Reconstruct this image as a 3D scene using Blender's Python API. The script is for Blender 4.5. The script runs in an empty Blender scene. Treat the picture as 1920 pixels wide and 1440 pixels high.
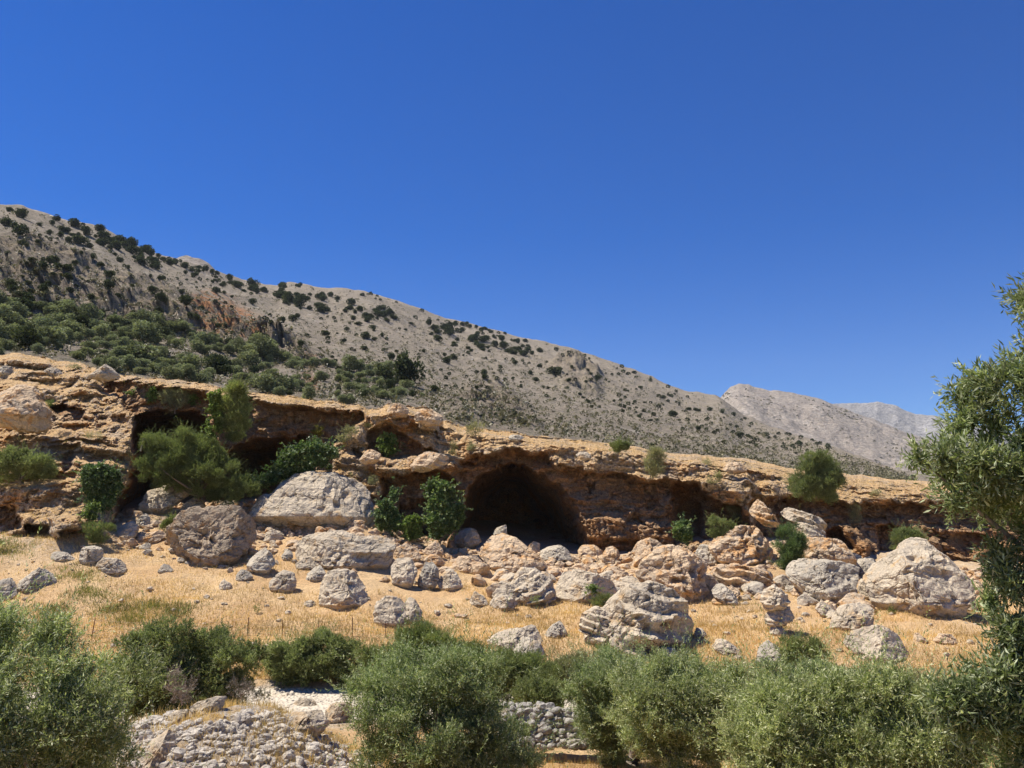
import bpy, math, random
import numpy as np
from mathutils import Vector

# ---------------------------------------------------------------- camera, sky, sun, exposure
S = bpy.context.scene
COL = S.collection
F = 1630.0                                    # focal length in pixels of a 1920 wide frame
PITCH = math.atan(280.0 / F)                  # camera tilted up
CP, SP = math.cos(PITCH), math.sin(PITCH)
cam_d = bpy.data.cameras.new("camera")
cam_d.sensor_width = 36.0
cam_d.lens = F / 1920.0 * 36.0
cam_d.clip_start = 0.1
cam_d.clip_end = 20000.0
cam = bpy.data.objects.new("camera", cam_d)
cam.location = (0, 0, 0)
cam.rotation_euler = (math.pi / 2 + PITCH, 0, 0)
COL.objects.link(cam)
S.camera = cam

SUN_EL = math.radians(61.0)
SUN_AZ = math.radians(-77.0)                  # from +Y, clockwise positive: the sun stands high at the left, a little beyond the cliff
sdir = Vector((math.sin(SUN_AZ) * math.cos(SUN_EL), math.cos(SUN_AZ) * math.cos(SUN_EL), math.sin(SUN_EL)))
W = bpy.data.worlds.new("World")
S.world = W
W.use_nodes = True
wn = W.node_tree
bg = wn.nodes["Background"]
sky = wn.nodes.new("ShaderNodeTexSky")
sky.sky_type = 'NISHITA'
sky.sun_disc = False
sky.sun_elevation = SUN_EL
sky.sun_rotation = SUN_AZ
sky.altitude = 2200
sky.air_density = 1.0
sky.dust_density = 0.15
sky.ozone_density = 2.0
gam = wn.nodes.new("ShaderNodeHueSaturation")      # the phone's richer blue
gam.inputs["Hue"].default_value = 0.5175
gam.inputs["Saturation"].default_value = 1.48
gam.inputs["Value"].default_value = 1.06
wn.links.new(sky.outputs[0], gam.inputs["Color"])
wn.links.new(gam.outputs[0], bg.inputs[0])
bg.inputs[1].default_value = 0.088
sun_d = bpy.data.lights.new("sun", 'SUN')
sun_d.energy = 5.0
sun_d.angle = math.radians(0.53)
sun_d.color = (1.0, 0.95, 0.87)
sun = bpy.data.objects.new("sun", sun_d)
sun.rotation_euler = sdir.to_track_quat('Z', 'Y').to_euler()
sun.location = sdir * 200
COL.objects.link(sun)
S.view_settings.view_transform = 'Standard'
S.view_settings.look = 'None'
S.view_settings.exposure = 0.58
S.view_settings.gamma = 1.0
S.cycles.max_bounces = 5
S.cycles.diffuse_bounces = 3
S.cycles.glossy_bounces = 2
S.cycles.transmission_bounces = 3
S.cycles.transparent_max_bounces = 4
S.cycles.volume_bounces = 0
S.cycles.sample_clamp_indirect = 4.0

# ---------------------------------------------------------------- maths helpers
def at(px, py, Y):
    """world point on the ray of pixel (px, py) at forward distance Y (arrays allowed)"""
    px, py, Y = np.broadcast_arrays(np.asarray(px, float), np.asarray(py, float), np.asarray(Y, float))
    u = (px - 960.0) / F
    v = -(py - 720.0) / F
    dy = CP - v * SP
    dz = SP + v * CP
    return np.stack([u / dy * Y, Y, dz / dy * Y], -1)

def project(P):
    """pixel of world points"""
    x, y, z = P[..., 0], P[..., 1], P[..., 2]
    d = y * CP + z * SP
    v = (z * CP - y * SP) / d
    return 960 + F * x / d, 720 - F * v

def hash3(ix, iy, iz, seed):
    h = (ix * 374761393 + iy * 668265263 + iz * 2147483647 + seed * 1274126177) & 0xFFFFFFFF
    h = ((h ^ (h >> 13)) * 1274126177) & 0xFFFFFFFF
    h = ((h ^ (h >> 16)) * 2246822519) & 0xFFFFFFFF
    return ((h ^ (h >> 15)) & 0xFFFFFF).astype(np.float32) / 16777215.0

def vnoise(p, seed=0):
    """value noise in [-1, 1] at points p (N,3)"""
    p = np.asarray(p, np.float64)
    i = np.floor(p).astype(np.int64)
    f = (p - i).astype(np.float32)
    w = f * f * f * (f * (f * 6 - 15) + 10)
    r = 0
    for dx in (0, 1):
        wx = w[..., 0] if dx else 1 - w[..., 0]
        for dy in (0, 1):
            wy = w[..., 1] if dy else 1 - w[..., 1]
            for dz in (0, 1):
                wz = w[..., 2] if dz else 1 - w[..., 2]
                r = r + hash3(i[..., 0] + dx, i[..., 1] + dy, i[..., 2] + dz, seed) * (wx * wy * wz)
    return r * 2 - 1

def fbm(p, octaves=4, seed=0, gain=0.5, ridge=False):
    p = np.asarray(p, np.float64)
    a, s, t = 1.0, 0.0, 0.0
    for o in range(octaves):
        n = vnoise(p, seed + o * 17)
        if ridge:
            n = 1 - 2 * np.abs(n)
        s = s + a * n
        t += a
        a *= gain
        p = p * 2.03 + 13.7
    return s / t

def cells(p, seed=0):
    """a random value per jittered cell (N,) and the distance to the cell border: fracture blocks"""
    p = np.asarray(p, np.float64); sh = p.shape[:-1]; p = p.reshape(-1, 3)
    i = np.floor(p).astype(np.int64)
    d1 = np.full(len(p), 9e9); d2 = d1.copy(); val = np.zeros(len(p))
    for dx in (-1, 0, 1):
        for dy in (-1, 0, 1):
            for dz in (-1, 0, 1):
                c = i + (dx, dy, dz)
                o = np.stack([hash3(c[:, 0], c[:, 1], c[:, 2], seed + k) for k in (1, 2, 3)], 1)
                d = ((c + o - p) ** 2).sum(1)
                m = d < d1
                d2 = np.where(m, d1, np.minimum(d2, d)); val = np.where(m, o[:, 0] * .5 + o[:, 1] * .5 + 0 * d, val); d1 = np.where(m, d, d1)
    return ((val - .5) * 2).reshape(sh), (np.sqrt(d2) - np.sqrt(d1)).reshape(sh)

def sstep(a, b, x):
    t = np.clip((x - a) / (b - a), 0, 1)
    return t * t * (3 - 2 * t)

def poly_sdf(P, x, y):
    """signed distance to polygon P, negative inside"""
    P = np.asarray(P, float)
    x = np.asarray(x, float); y = np.asarray(y, float)
    d = np.full(x.shape, 1e18)
    inside = np.zeros(x.shape, bool)
    n = len(P)
    for k in range(n):
        ax, ay = P[k]; bx, by = P[(k + 1) % n]
        ex, ey = bx - ax, by - ay
        wx, wy = x - ax, y - ay
        t = np.clip((wx * ex + wy * ey) / (ex * ex + ey * ey + 1e-9), 0, 1)
        d = np.minimum(d, (wx - ex * t) ** 2 + (wy - ey * t) ** 2)
        c = ((ay > y) != (by > y)) & (x < ex * (y - ay) / (ey if abs(ey) > 1e-9 else 1e-9) + ax)
        inside ^= c
    d = np.sqrt(d)
    return np.where(inside, -d, d)

def norm(v):
    return v / (np.linalg.norm(v, axis=-1, keepdims=True) + 1e-9)

# ---------------------------------------------------------------- object helpers
def mesh_obj(name, V, faces, mat=None, parent=None, loc=None, smooth=False, attrs=None):
    """faces: (N,k) int array; V in world space; loc = origin (defaults to the parent's or zero)"""
    V = np.asarray(V, np.float32).reshape(-1, 3)
    faces = np.asarray(faces, np.int32)
    me = bpy.data.meshes.new(name)
    o0 = np.array(loc if loc is not None else (parent.location if parent else (0, 0, 0)), np.float32)
    k = faces.shape[1]
    me.vertices.add(len(V))
    me.vertices.foreach_set("co", (V - o0).ravel())
    me.loops.add(faces.size)
    me.loops.foreach_set("vertex_index", faces.ravel())
    me.polygons.add(len(faces))
    me.polygons.foreach_set("loop_start", np.arange(0, faces.size, k, dtype=np.int32))
    if smooth:
        me.polygons.foreach_set("use_smooth", np.ones(len(faces), bool))
    else:
        me.polygons.foreach_set("use_smooth", np.zeros(len(faces), bool))
    if attrs:
        for an, av in attrs.items():
            a = me.attributes.new(an, 'FLOAT', 'POINT')
            a.data.foreach_set("value", np.asarray(av, np.float32).ravel())
    me.update(calc_edges=True)
    if mat:
        me.materials.append(mat)
    ob = bpy.data.objects.new(name, me)
    COL.objects.link(ob)
    if parent:
        ob.parent = parent
    else:
        ob.location = [float(c) for c in o0]
    return ob

def tag(o, label=None, cat=None, group=None, kind=None):
    if label: o["label"] = label
    if cat: o["category"] = cat
    if group: o["group"] = group
    if kind: o["kind"] = kind
    return o

def thing(name, label, cat, loc, group=None):
    o = bpy.data.objects.new(name, None)
    o.empty_display_size = 0.3
    o.location = [float(c) for c in loc]
    COL.objects.link(o)
    return tag(o, label, cat, group)

def grid_faces(nr, nc):
    r = np.arange(nr - 1)[:, None] * nc
    c = np.arange(nc - 1)[None, :]
    a = (r + c).ravel()
    return np.stack([a, a + 1, a + 1 + nc, a + nc], 1)

_ico = {}
def ico(level):
    if level in _ico:
        return _ico[level]
    if level == 0:
        t = (1 + 5 ** .5) / 2
        V = np.array([(-1, t, 0), (1, t, 0), (-1, -t, 0), (1, -t, 0), (0, -1, t), (0, 1, t), (0, -1, -t), (0, 1, -t), (t, 0, -1), (t, 0, 1), (-t, 0, -1), (-t, 0, 1)], float)
        Fc = np.array([(0, 11, 5), (0, 5, 1), (0, 1, 7), (0, 7, 10), (0, 10, 11), (1, 5, 9), (5, 11, 4), (11, 10, 2), (10, 7, 6), (7, 1, 8), (3, 9, 4), (3, 4, 2), (3, 2, 6), (3, 6, 8), (3, 8, 9), (4, 9, 5), (2, 4, 11), (6, 2, 10), (8, 6, 7), (9, 8, 1)])
        V = norm(V)
    else:
        V0, F0 = ico(level - 1)
        e = np.sort(np.concatenate([F0[:, [0, 1]], F0[:, [1, 2]], F0[:, [2, 0]]]), 1)
        u, inv = np.unique(e, axis=0, return_inverse=True)
        inv = inv.reshape(-1)
        M = norm(V0[u[:, 0]] + V0[u[:, 1]])
        n = len(F0); b = len(V0)
        ab, bc, ca = b + inv[:n], b + inv[n:2 * n], b + inv[2 * n:]
        V = np.concatenate([V0, M])
        Fc = np.concatenate([np.stack([F0[:, 0], ab, ca], 1), np.stack([F0[:, 1], bc, ab], 1), np.stack([F0[:, 2], ca, bc], 1), np.stack([ab, bc, ca], 1)])
    _ico[level] = (V, Fc)
    return V, Fc

def tubes(paths, sides=6):
    """paths: list of (points (n,3), radii (n,)) -> V, F"""
    Vs, Fs, b = [], [], 0
    a = np.arange(sides) * 2 * math.pi / sides
    for P, R in paths:
        P = np.asarray(P, float); n = len(P)
        T = norm(np.gradient(P, axis=0))
        ref = np.where(np.abs(T[:, 2:3]) > .9, np.array([[1., 0, 0]]), np.array([[0, 0, 1.]]))
        A = norm(np.cross(T, ref)); B = np.cross(T, A)
        ring = P[:, None] + np.asarray(R)[:, None, None] * (A[:, None] * np.cos(a)[None, :, None] + B[:, None] * np.sin(a)[None, :, None])
        Vs.append(ring.reshape(-1, 3))
        for i in range(n - 1):
            for j in range(sides):
                j2 = (j + 1) % sides
                Fs.append((b + i * sides + j, b + i * sides + j2, b + (i + 1) * sides + j2, b + (i + 1) * sides + j))
        b += n * sides
    return np.concatenate(Vs), np.array(Fs)

# ---------------------------------------------------------------- materials
class NT:
    def __init__(s, name):
        s.m = bpy.data.materials.new(name); s.m.use_nodes = True
        s.t = s.m.node_tree; s.n = s.t.nodes
        s.bsdf = s.n["Principled BSDF"]; s.out = s.n["Material Output"]
        s.geo = s.n.new("ShaderNodeNewGeometry")
    def _in(s, sock, v):
        if isinstance(v, bpy.types.NodeSocket): s.t.links.new(v, sock)
        elif v is not None:
            if isinstance(v, tuple) and len(v) == 3 and sock.type == 'RGBA': v = v + (1,)
            sock.default_value = v
    def pos(s): return s.geo.outputs["Position"]
    def scaled(s, sx, sy, sz, src=None):
        n = s.n.new("ShaderNodeVectorMath"); n.operation = 'MULTIPLY'
        s._in(n.inputs[0], src or s.pos()); n.inputs[1].default_value = (sx, sy, sz)
        return n.outputs[0]
    def noise(s, scale, detail=6, rough=.6, vec=None, dist=0.0):
        n = s.n.new("ShaderNodeTexNoise"); s._in(n.inputs["Vector"], vec or s.pos())
        n.inputs["Scale"].default_value = scale; n.inputs["Detail"].default_value = detail
        n.inputs["Roughness"].default_value = rough; n.inputs["Distortion"].default_value = dist
        return n.outputs[0]
    def voro(s, scale, vec=None, feature='F1', rnd=1.0):
        n = s.n.new("ShaderNodeTexVoronoi"); n.feature = feature; s._in(n.inputs["Vector"], vec or s.pos())
        n.inputs["Scale"].default_value = scale; n.inputs["Randomness"].default_value = rnd
        return n.outputs["Distance"]
    def math(s, op, a, b=0.0, c=None):
        n = s.n.new("ShaderNodeMath"); n.operation = op
        s._in(n.inputs[0], a); s._in(n.inputs[1], b)
        if c is not None: s._in(n.inputs[2], c)
        return n.outputs[0]
    def ramp(s, x, lo, hi, a=0.0, b=1.0):
        n = s.n.new("ShaderNodeMapRange"); n.interpolation_type = 'SMOOTHSTEP'
        s._in(n.inputs[0], x); n.inputs[1].default_value = lo; n.inputs[2].default_value = hi
        n.inputs[3].default_value = a; n.inputs[4].default_value = b
        return n.outputs[0]
    def mix(s, f, a, b, mode='MIX'):
        n = s.n.new("ShaderNodeMix"); n.data_type = 'RGBA'; n.blend_type = mode
        s._in(n.inputs[0], f); s._in(n.inputs[6], a); s._in(n.inputs[7], b)
        return n.outputs[2]
    def attr(s, name):
        n = s.n.new("ShaderNodeAttribute"); n.attribute_name = name
        return n.outputs["Fac"]
    def nz(s):
        n = s.n.new("ShaderNodeSeparateXYZ"); s.t.links.new(s.geo.outputs["Normal"], n.inputs[0]); return n.outputs[2]
    def bump(s, h, strength=.5, dist=.1, prev=None):
        n = s.n.new("ShaderNodeBump"); n.inputs["Strength"].default_value = strength; n.inputs["Distance"].default_value = dist
        s._in(n.inputs["Height"], h)
        if prev is not None: s._in(n.inputs["Normal"], prev)
        return n.outputs[0]
    def done(s, col, rough=.95, normal=None, spec=.15):
        s._in(s.bsdf.inputs["Base Color"], col); s._in(s.bsdf.inputs["Roughness"], rough)
        s.bsdf.inputs["Specular IOR Level"].default_value = spec
        if normal is not None: s._in(s.bsdf.inputs["Normal"], normal)
        return s.m

def rock_mat(name, light, grey, warm, warm_amt=.5, k=1.0):
    t = NT(name)
    n1 = t.ramp(t.noise(.45 * k, 6, .62), .38, .62)
    c = t.mix(n1, light, grey)
    n2 = t.ramp(t.noise(.9 * k, 8, .65, dist=.6), .62 - .2 * warm_amt, .78 - .2 * warm_amt)
    c = t.mix(n2, c, warm)
    sp = t.ramp(t.noise(7 * k, 6, .7), .3, .7, .78, 1.16)
    c = t.mix(1.0, c, sp, 'MULTIPLY')
    v = t.ramp(t.noise(16 * k, 4, .7), .56, .70)
    c = t.mix(t.math('MULTIPLY', v, .45), c, tuple(x * .35 for x in grey))
    wv = t.n.new("ShaderNodeVectorMath"); wv.operation = 'ADD'
    nn = t.n.new("ShaderNodeTexNoise"); nn.inputs["Scale"].default_value = 1.1 * k; nn.inputs["Detail"].default_value = 4
    t.t.links.new(t.pos(), nn.inputs["Vector"])
    t.t.links.new(t.scaled(.9 / k, .9 / k, .9 / k, nn.outputs["Color"]), wv.inputs[0]); t.t.links.new(t.scaled(1, 1, 1.7), wv.inputs[1])
    ed = t.voro(.75 * k, wv.outputs[0], 'DISTANCE_TO_EDGE')
    crack = t.math('MULTIPLY', t.ramp(ed, .0, .05, 1, 0), t.ramp(t.noise(.8 * k, 4), .45, .6))
    c = t.mix(t.math('MULTIPLY', crack, .4), c, tuple(x * .3 for x in warm))
    st = t.ramp(t.noise(1.3 * k, 6, .6, t.scaled(1.6, 1.6, .35)), .58, .70)
    c = t.mix(t.math('MULTIPLY', st, .3), c, tuple(x * .55 for x in grey))
    h1 = t.noise(2.2 * k, 10, .72)
    pit = t.ramp(t.voro(2.6 * k), .0, .55)
    b = t.bump(pit, .4, .2 / k)
    b = t.bump(crack, .7, -.25 / k, b)
    b = t.bump(h1, .65, .4 / k, b)
    return t.done(c, .95, b)

M = {}
M['pale'] = rock_mat("pale_limestone", (.62, .51, .36), (.49, .405, .29), (.56, .38, .20), .45)
M['grey'] = rock_mat("grey_limestone", (.58, .495, .365), (.42, .365, .28), (.54, .40, .24), .3)
M['warm'] = rock_mat("warm_limestone", (.67, .49, .305), (.54, .42, .285), (.58, .33, .14), .75)
M['brown'] = rock_mat("brown_conglomerate", (.43, .33, .22), (.33, .26, .18), (.38, .235, .12), .6, 1.6)
M['rubble'] = rock_mat("rubble_stone", (.62, .545, .43), (.49, .43, .35), (.56, .44, .29), .3, 3.0)

def cliff_mat():
    t = NT("cliff_rock")
    strat = t.noise(1.0, 8, .65, t.scaled(.12, .12, .75), .5)
    c = t.mix(t.ramp(strat, .36, .62), (.74, .58, .39), (.58, .41, .24))
    g = t.ramp(t.noise(.16, 6, .6), .46, .6)
    c = t.mix(t.math('MULTIPLY', g, .75), c, (.74, .63, .48))
    o = t.ramp(t.noise(.35, 7, .65, dist=.5), .47, .59)
    c = t.mix(t.math('MULTIPLY', o, .85), c, (.62, .32, .12))
    c = t.mix(t.math('MULTIPLY', t.attr("shelter_shade"), .8), c, t.mix(t.ramp(t.noise(.5, 6, .6), .4, .6), (.44, .22, .09), (.32, .19, .10)))  # orange of unweathered recess rock, with cave shade also painted into the darker tone
    gd = t.math('ADD', t.nz(), t.math('MULTIPLY', t.math('SUBTRACT', t.noise(.7, 7, .65), .5), 1.3))
    gm = t.math('MULTIPLY', t.ramp(gd, .45, .72), t.math('SUBTRACT', 1.0, t.math('MULTIPLY', t.attr("shelter_shade"), .8)))
    gc = t.mix(t.ramp(t.noise(1.3, 8, .7), .35, .65), (.76, .52, .27), (.66, .42, .195))
    c = t.mix(gm, c, gc)
    gw = t.math('MULTIPLY', t.ramp(t.noise(.28, 8, .68, dist=1.0), .50, .58), t.math('SUBTRACT', 1.0, t.attr("shelter_shade")))
    c = t.mix(t.math('MULTIPLY', gw, .4), c, t.mix(t.ramp(t.noise(2.0, 7, .7), .4, .6), (.57, .50, .41), (.36, .31, .25)))
    drip = t.math('MULTIPLY', t.ramp(t.noise(1.0, 5, .6, t.scaled(1.5, 1.5, .12)), .56, .66), t.ramp(t.noise(.25, 4), .42, .55))
    c = t.mix(t.math('MULTIPLY', drip, .6), c, (.14, .105, .075))
    sp = t.ramp(t.noise(5, 8, .72), .3, .7, .55, 1.3)
    c = t.mix(1.0, c, sp, 'MULTIPLY')
    dk = t.ramp(t.noise(2.4, 8, .75), .60, .72)
    c = t.mix(t.math('MULTIPLY', dk, .5), c, (.13, .10, .07))
    b = t.bump(t.ramp(t.voro(1.5), 0, .6), .5, .3)
    b = t.bump(t.noise(1.6, 11, .74), 1.0, .6, b)
    return t.done(c, .97, b, .1)
M['cliff'] = cliff_mat()

def ground_mat():
    t = NT("dry_ground")
    c = t.mix(t.ramp(t.noise(.22, 7, .62), .38, .62), (.68, .47, .25), (.60, .385, .19))
    c = t.mix(t.ramp(t.noise(.9, 8, .7), .52, .66, 0, .8), c, (.66, .45, .22))
    c = t.mix(t.ramp(t.noise(.35, 8, .66, dist=.8), .60, .70, 0, .55), c, (.27, .18, .08))
    c = t.mix(t.ramp(t.noise(6, 6, .75), .58, .70, 0, .5), c, (.68, .56, .38))
    c = t.mix(t.ramp(t.noise(.13, 5, .6), .64, .72, 0, .5), c, (.25, .24, .08))
    c = t.mix(t.attr("stony"), c, t.mix(t.ramp(t.noise(1.7, 8, .7), .4, .6), (.52, .44, .34), (.46, .33, .19)))
    sp = t.ramp(t.noise(9, 6, .75), .3, .7, .65, 1.25)
    c = t.mix(1.0, c, sp, 'MULTIPLY')
    b = t.bump(t.noise(3.5, 9, .75), .9, .25)
    return t.done(c, .98, b, .05)
M['ground'] = ground_mat()

def hill_mat(name, tan, tan2, rockc, scrub, k=1.0, scrub_amt=1.0, use_attr=True):
    t = NT(name)
    c = t.mix(t.ramp(t.noise(.02 * k, 7, .65), .35, .65), tan, tan2)
    c = t.mix(t.ramp(t.noise(.07 * k, 8, .72), .54, .64, 0, .65), c, rockc)
    if use_attr:
        cr = t.attr("crag")
        crc = t.mix(t.ramp(t.noise(.12, 8, .7), .42, .58), (.17, .135, .10), (.33, .255, .175))
        c = t.mix(t.math('MULTIPLY', cr, .9), c, crc)
        rd = t.math('MULTIPLY', t.attr("red"), t.ramp(t.noise(.12, 6, .6), .42, .56))
        c = t.mix(rd, c, (.40, .19, .085))
    s1 = t.ramp(t.voro(.45 * k), .16, .30, 1, 0)
    s1 = t.math('MULTIPLY', s1, t.ramp(t.noise(.05 * k, 6, .65), .40, .56))
    c = t.mix(t.math('MULTIPLY', s1, .75 * scrub_amt), c, scrub)
    s2 = t.ramp(t.noise(.42 * k, 7, .78), .50, .60)
    c = t.mix(t.math('MULTIPLY', s2, .6 * scrub_amt), c, tuple(x * 1.3 for x in scrub))
    sp = t.ramp(t.noise(.55 * k, 9, .82), .32, .68, .55, 1.42)
    c = t.mix(1.0, c, sp, 'MULTIPLY')
    b = t.bump(t.noise(.12 * k, 11, .72), 1.0, 5.0 / k)
    return t.done(c, .98, b, .05)
M['hill'] = hill_mat("hillside_soil", (.36, .295, .22), (.30, .248, .185), (.45, .39, .315), (.155, .145, .085))
M['far'] = hill_mat("mountain_rock", (.43, .36, .285), (.37, .31, .25), (.58, .50, .41), (.17, .17, .14), .25, .7, False)
M['far2'] = hill_mat("distant_mountain_rock", (.38, .355, .325), (.34, .32, .295), (.52, .49, .45), (.20, .20, .19), .18, .6, False)

def leaf_mat(name, a, b, c, trans=.25, rough=.5, spec=.35):
    t = NT(name)
    r = t.attr("rnd")
    col = t.mix(t.ramp(r, .15, .6), a, b)
    col = t.mix(t.ramp(r, .64, .80), col, c)
    tone = t.attr("tone")
    col = t.mix(1.0, col, t.ramp(tone, 0, 1, .66, 1.34), 'MULTIPLY')
    oi = t.n.new("ShaderNodeObjectInfo")
    col = t.mix(t.math('MULTIPLY', oi.outputs["Random"], .5), col, t.mix(1.0, col, (1.35, 1.25, 1.0), 'MULTIPLY'))
    t.done(col, rough, None, spec)
    tr = t.n.new("ShaderNodeBsdfTranslucent"); t._in(tr.inputs[0], t.mix(1.0, col, (1.15, 1.25, .7), 'MULTIPLY'))
    mx = t.n.new("ShaderNodeMixShader"); mx.inputs[0].default_value = trans
    t.t.links.new(t.bsdf.outputs[0], mx.inputs[1]); t.t.links.new(tr.outputs[0], mx.inputs[2])
    t.t.links.new(mx.outputs[0], t.out.inputs[0])
    return t.m
M['olive'] = leaf_mat("olive_leaf", (.19,.235,.092), (.27,.31,.135), (.52,.54,.35), .35, .55, .22)
M['olive_dk'] = leaf_mat("olive_leaf_deep", (.15,.195,.072), (.22,.265,.107), (.44,.465,.28), .35, .55, .2)
M['olive_near'] = leaf_mat("near_olive_leaf", (.115,.15,.06), (.175,.215,.09), (.36,.39,.25), .35, .5, .3)
M['bush'] = leaf_mat("bush_leaf", (.15,.185,.068), (.21,.245,.095), (.30,.31,.15), .35, .6, .15)
M['tamarisk'] = leaf_mat("fine_green_leaf", (.145,.18,.062), (.19,.22,.08), (.26,.28,.12), .35, .6, .15)
M['fig'] = leaf_mat("fig_leaf", (.075,.125,.042), (.11,.165,.058), (.20,.25,.12), .28, .5, .25)
M['vine'] = leaf_mat("vine_leaf", (.11,.165,.040), (.155,.22,.055), (.25,.30,.10), .3, .5, .2)
M['greyshrub'] = leaf_mat("grey_shrub_leaf", (.22,.225,.115), (.29,.285,.155), (.36,.34,.22), .3, .6, .12)
M['yellow'] = leaf_mat("yellow_shrub_leaf", (.28, .25, .03), (.36, .30, .05), (.20, .20, .04))
M['dead'] = leaf_mat("dead_twig", (.17, .13, .10), (.22, .17, .13), (.28, .23, .18), .05)
M['oak'] = leaf_mat("dark_oak_leaf", (.042,.054,.026), (.062,.076,.034), (.095,.105,.05), .15, .7, .1)
M['grove'] = leaf_mat("grove_leaf", (.17,.19,.11), (.235,.25,.15), (.25,.265,.16), .22, .7, .1)
M['grass'] = leaf_mat("dry_grass_blade", (.61,.43,.19), (.70,.52,.26), (.48,.33,.14), .25, .8, .1)
M['greengrass'] = leaf_mat("green_grass_blade", (.16, .19, .05), (.22, .23, .07), (.35, .30, .10), .25, .8, .1)
def bark_mat():
    t = NT("bark")
    c = t.mix(t.ramp(t.noise(6, 6, .6, t.scaled(3, 3, .6)), .35, .65), (.16, .125, .09), (.27, .22, .17))
    return t.done(c, .95, t.bump(t.noise(8, 6, .6, t.scaled(3, 3, .6)), .8, .03), .1)
M['bark'] = bark_mat()
def plain(name, col, rough=.8, metal=0):
    t = NT(name); t.bsdf.inputs["Metallic"].default_value = metal
    c = t.mix(t.ramp(t.noise(20, 4), .3, .7), col, tuple(x * .6 for x in col))
    return t.done(c, rough, None, .3)
M['rust'] = plain("rusty_iron", (.20, .09, .05), .8, .3)
M['wire'] = plain("fence_wire", (.26, .19, .14), .6, .5)
M['stick'] = plain("weathered_wood", (.50, .42, .32))
def gravel_mat():
    t = NT("white_gravel")
    c = t.mix(t.ramp(t.noise(3, 8, .75), .35, .65), (.62, .54, .41), (.52, .44, .325))
    c = t.mix(t.ramp(t.noise(.5, 6), .58, .7, 0, .6), c, (.60, .48, .33))
    return t.done(c, .95, t.bump(t.ramp(t.voro(6), 0, .6), .8, .12), .1)
M['gravel'] = gravel_mat()

# ---------------------------------------------------------------- terrain: valley floor, cliff with caves, hillside, mountains
K = np.array([  # px, foot py, foot Y, rim Y
    (-400, 1000, 90, 98), (-120, 1005, 76, 95), (0, 1008, 63, 92), (100, 1012, 62, 92), (200, 995, 65, 88), (270, 968, 71, 82), (420, 955, 76, 82), (560, 945, 79, 83),
    (680, 945, 78, 84), (760, 1010, 75, 86), (850, 1035, 75, 86), (960, 1045, 76, 85), (1100, 1055, 77, 85), (1250, 1045, 78, 86),
    (1340, 1025, 79, 87), (1430, 1015, 80, 88), (1500, 1025, 80, 89), (1600, 1045, 80, 90), (1750, 1065, 80, 90), (1920, 1075, 80, 90), (2400, 1080, 80, 90)], float)
RIM = np.array([(-400, 640), (0, 663), (40, 661), (60, 668), (110, 676), (160, 684), (178, 689), (192, 702), (250, 707), (300, 711), (400, 722), (460, 733), (520, 741),
    (600, 751), (670, 759), (690, 769), (712, 764), (728, 757), (745, 764), (765, 760), (790, 764), (812, 768), (832, 791), (870, 798), (900, 801), (960, 810), (1000, 817), (1100, 827),
    (1160, 835), (1230, 848), (1280, 855), (1330, 860), (1395, 864), (1425, 873), (1470, 882), (1540, 890), (1600, 898), (1700, 909), (1760, 915), (1920, 925), (2400, 950)], float)
def foot_py(px): return np.interp(px, K[:, 0], K[:, 1])
def foot_Y(px): return np.interp(px, K[:, 0], K[:, 2])
def rim_Y(px): return np.interp(px, K[:, 0], K[:, 3])
def rim_py(px):
    px = np.asarray(px, float)
    j = fbm(np.stack([px / 21.0, px * 0, px * 0], -1), 3, 5) * 4.5
    return np.interp(px, RIM[:, 0], RIM[:, 1]) + j

def z_of(py, Y):
    v = -(np.asarray(py, float) - 720.0) / F
    return (SP + v * CP) / (CP - v * SP) * Y

GY = np.array([-30, 0, 6, 12, 18, 24, 30, 37, 39, 44, 46, 50], float)
GZ = np.array([-1.6, -1.7, -2.6, -5.2, -6.5, -7.0, -7.3, -7.5, -7.65, -7.6, -7.0, -5.95], float)
def ground_z(x, y):
    x = np.asarray(x, float); y = np.asarray(y, float)
    px = 960 + F * x / np.maximum(y, 8) * 1.0
    fy = foot_Y(px); fz = z_of(foot_py(px), fy)
    z = np.interp(y, GY, GZ)
    t = np.clip((y - 50) / (fy - 50), 0, 1)
    up = -5.95 + (fz + 5.95) * (0.85 * t + .15 * t * t)
    z = np.where(y > 50, up, z)
    z = np.where(y > fy, fz + .10 * (y - fy), z)
    # the stony mound with the rubble heap
    m = np.exp(-(((x + 8.3) / 3.9) ** 2 + ((y - 25.0) / 4.2) ** 2) ** 1.3)
    z = z + 2.25 * m
    p = np.stack([x, y, x * 0], -1)
    big = sstep(45, 56, y)
    z = z + fbm(p * .16, 4, 3) * (.18 + .35 * big) + fbm(p * .9, 3, 8) * (.05 + .10 * big + .18 * m)
    river = sstep(36.5, 38.5, y) * (1 - sstep(43.5, 45, y))
    z = np.where(river > 0, z * (1 - river * .7) + river * .7 * (-7.6), z)
    return z

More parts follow.
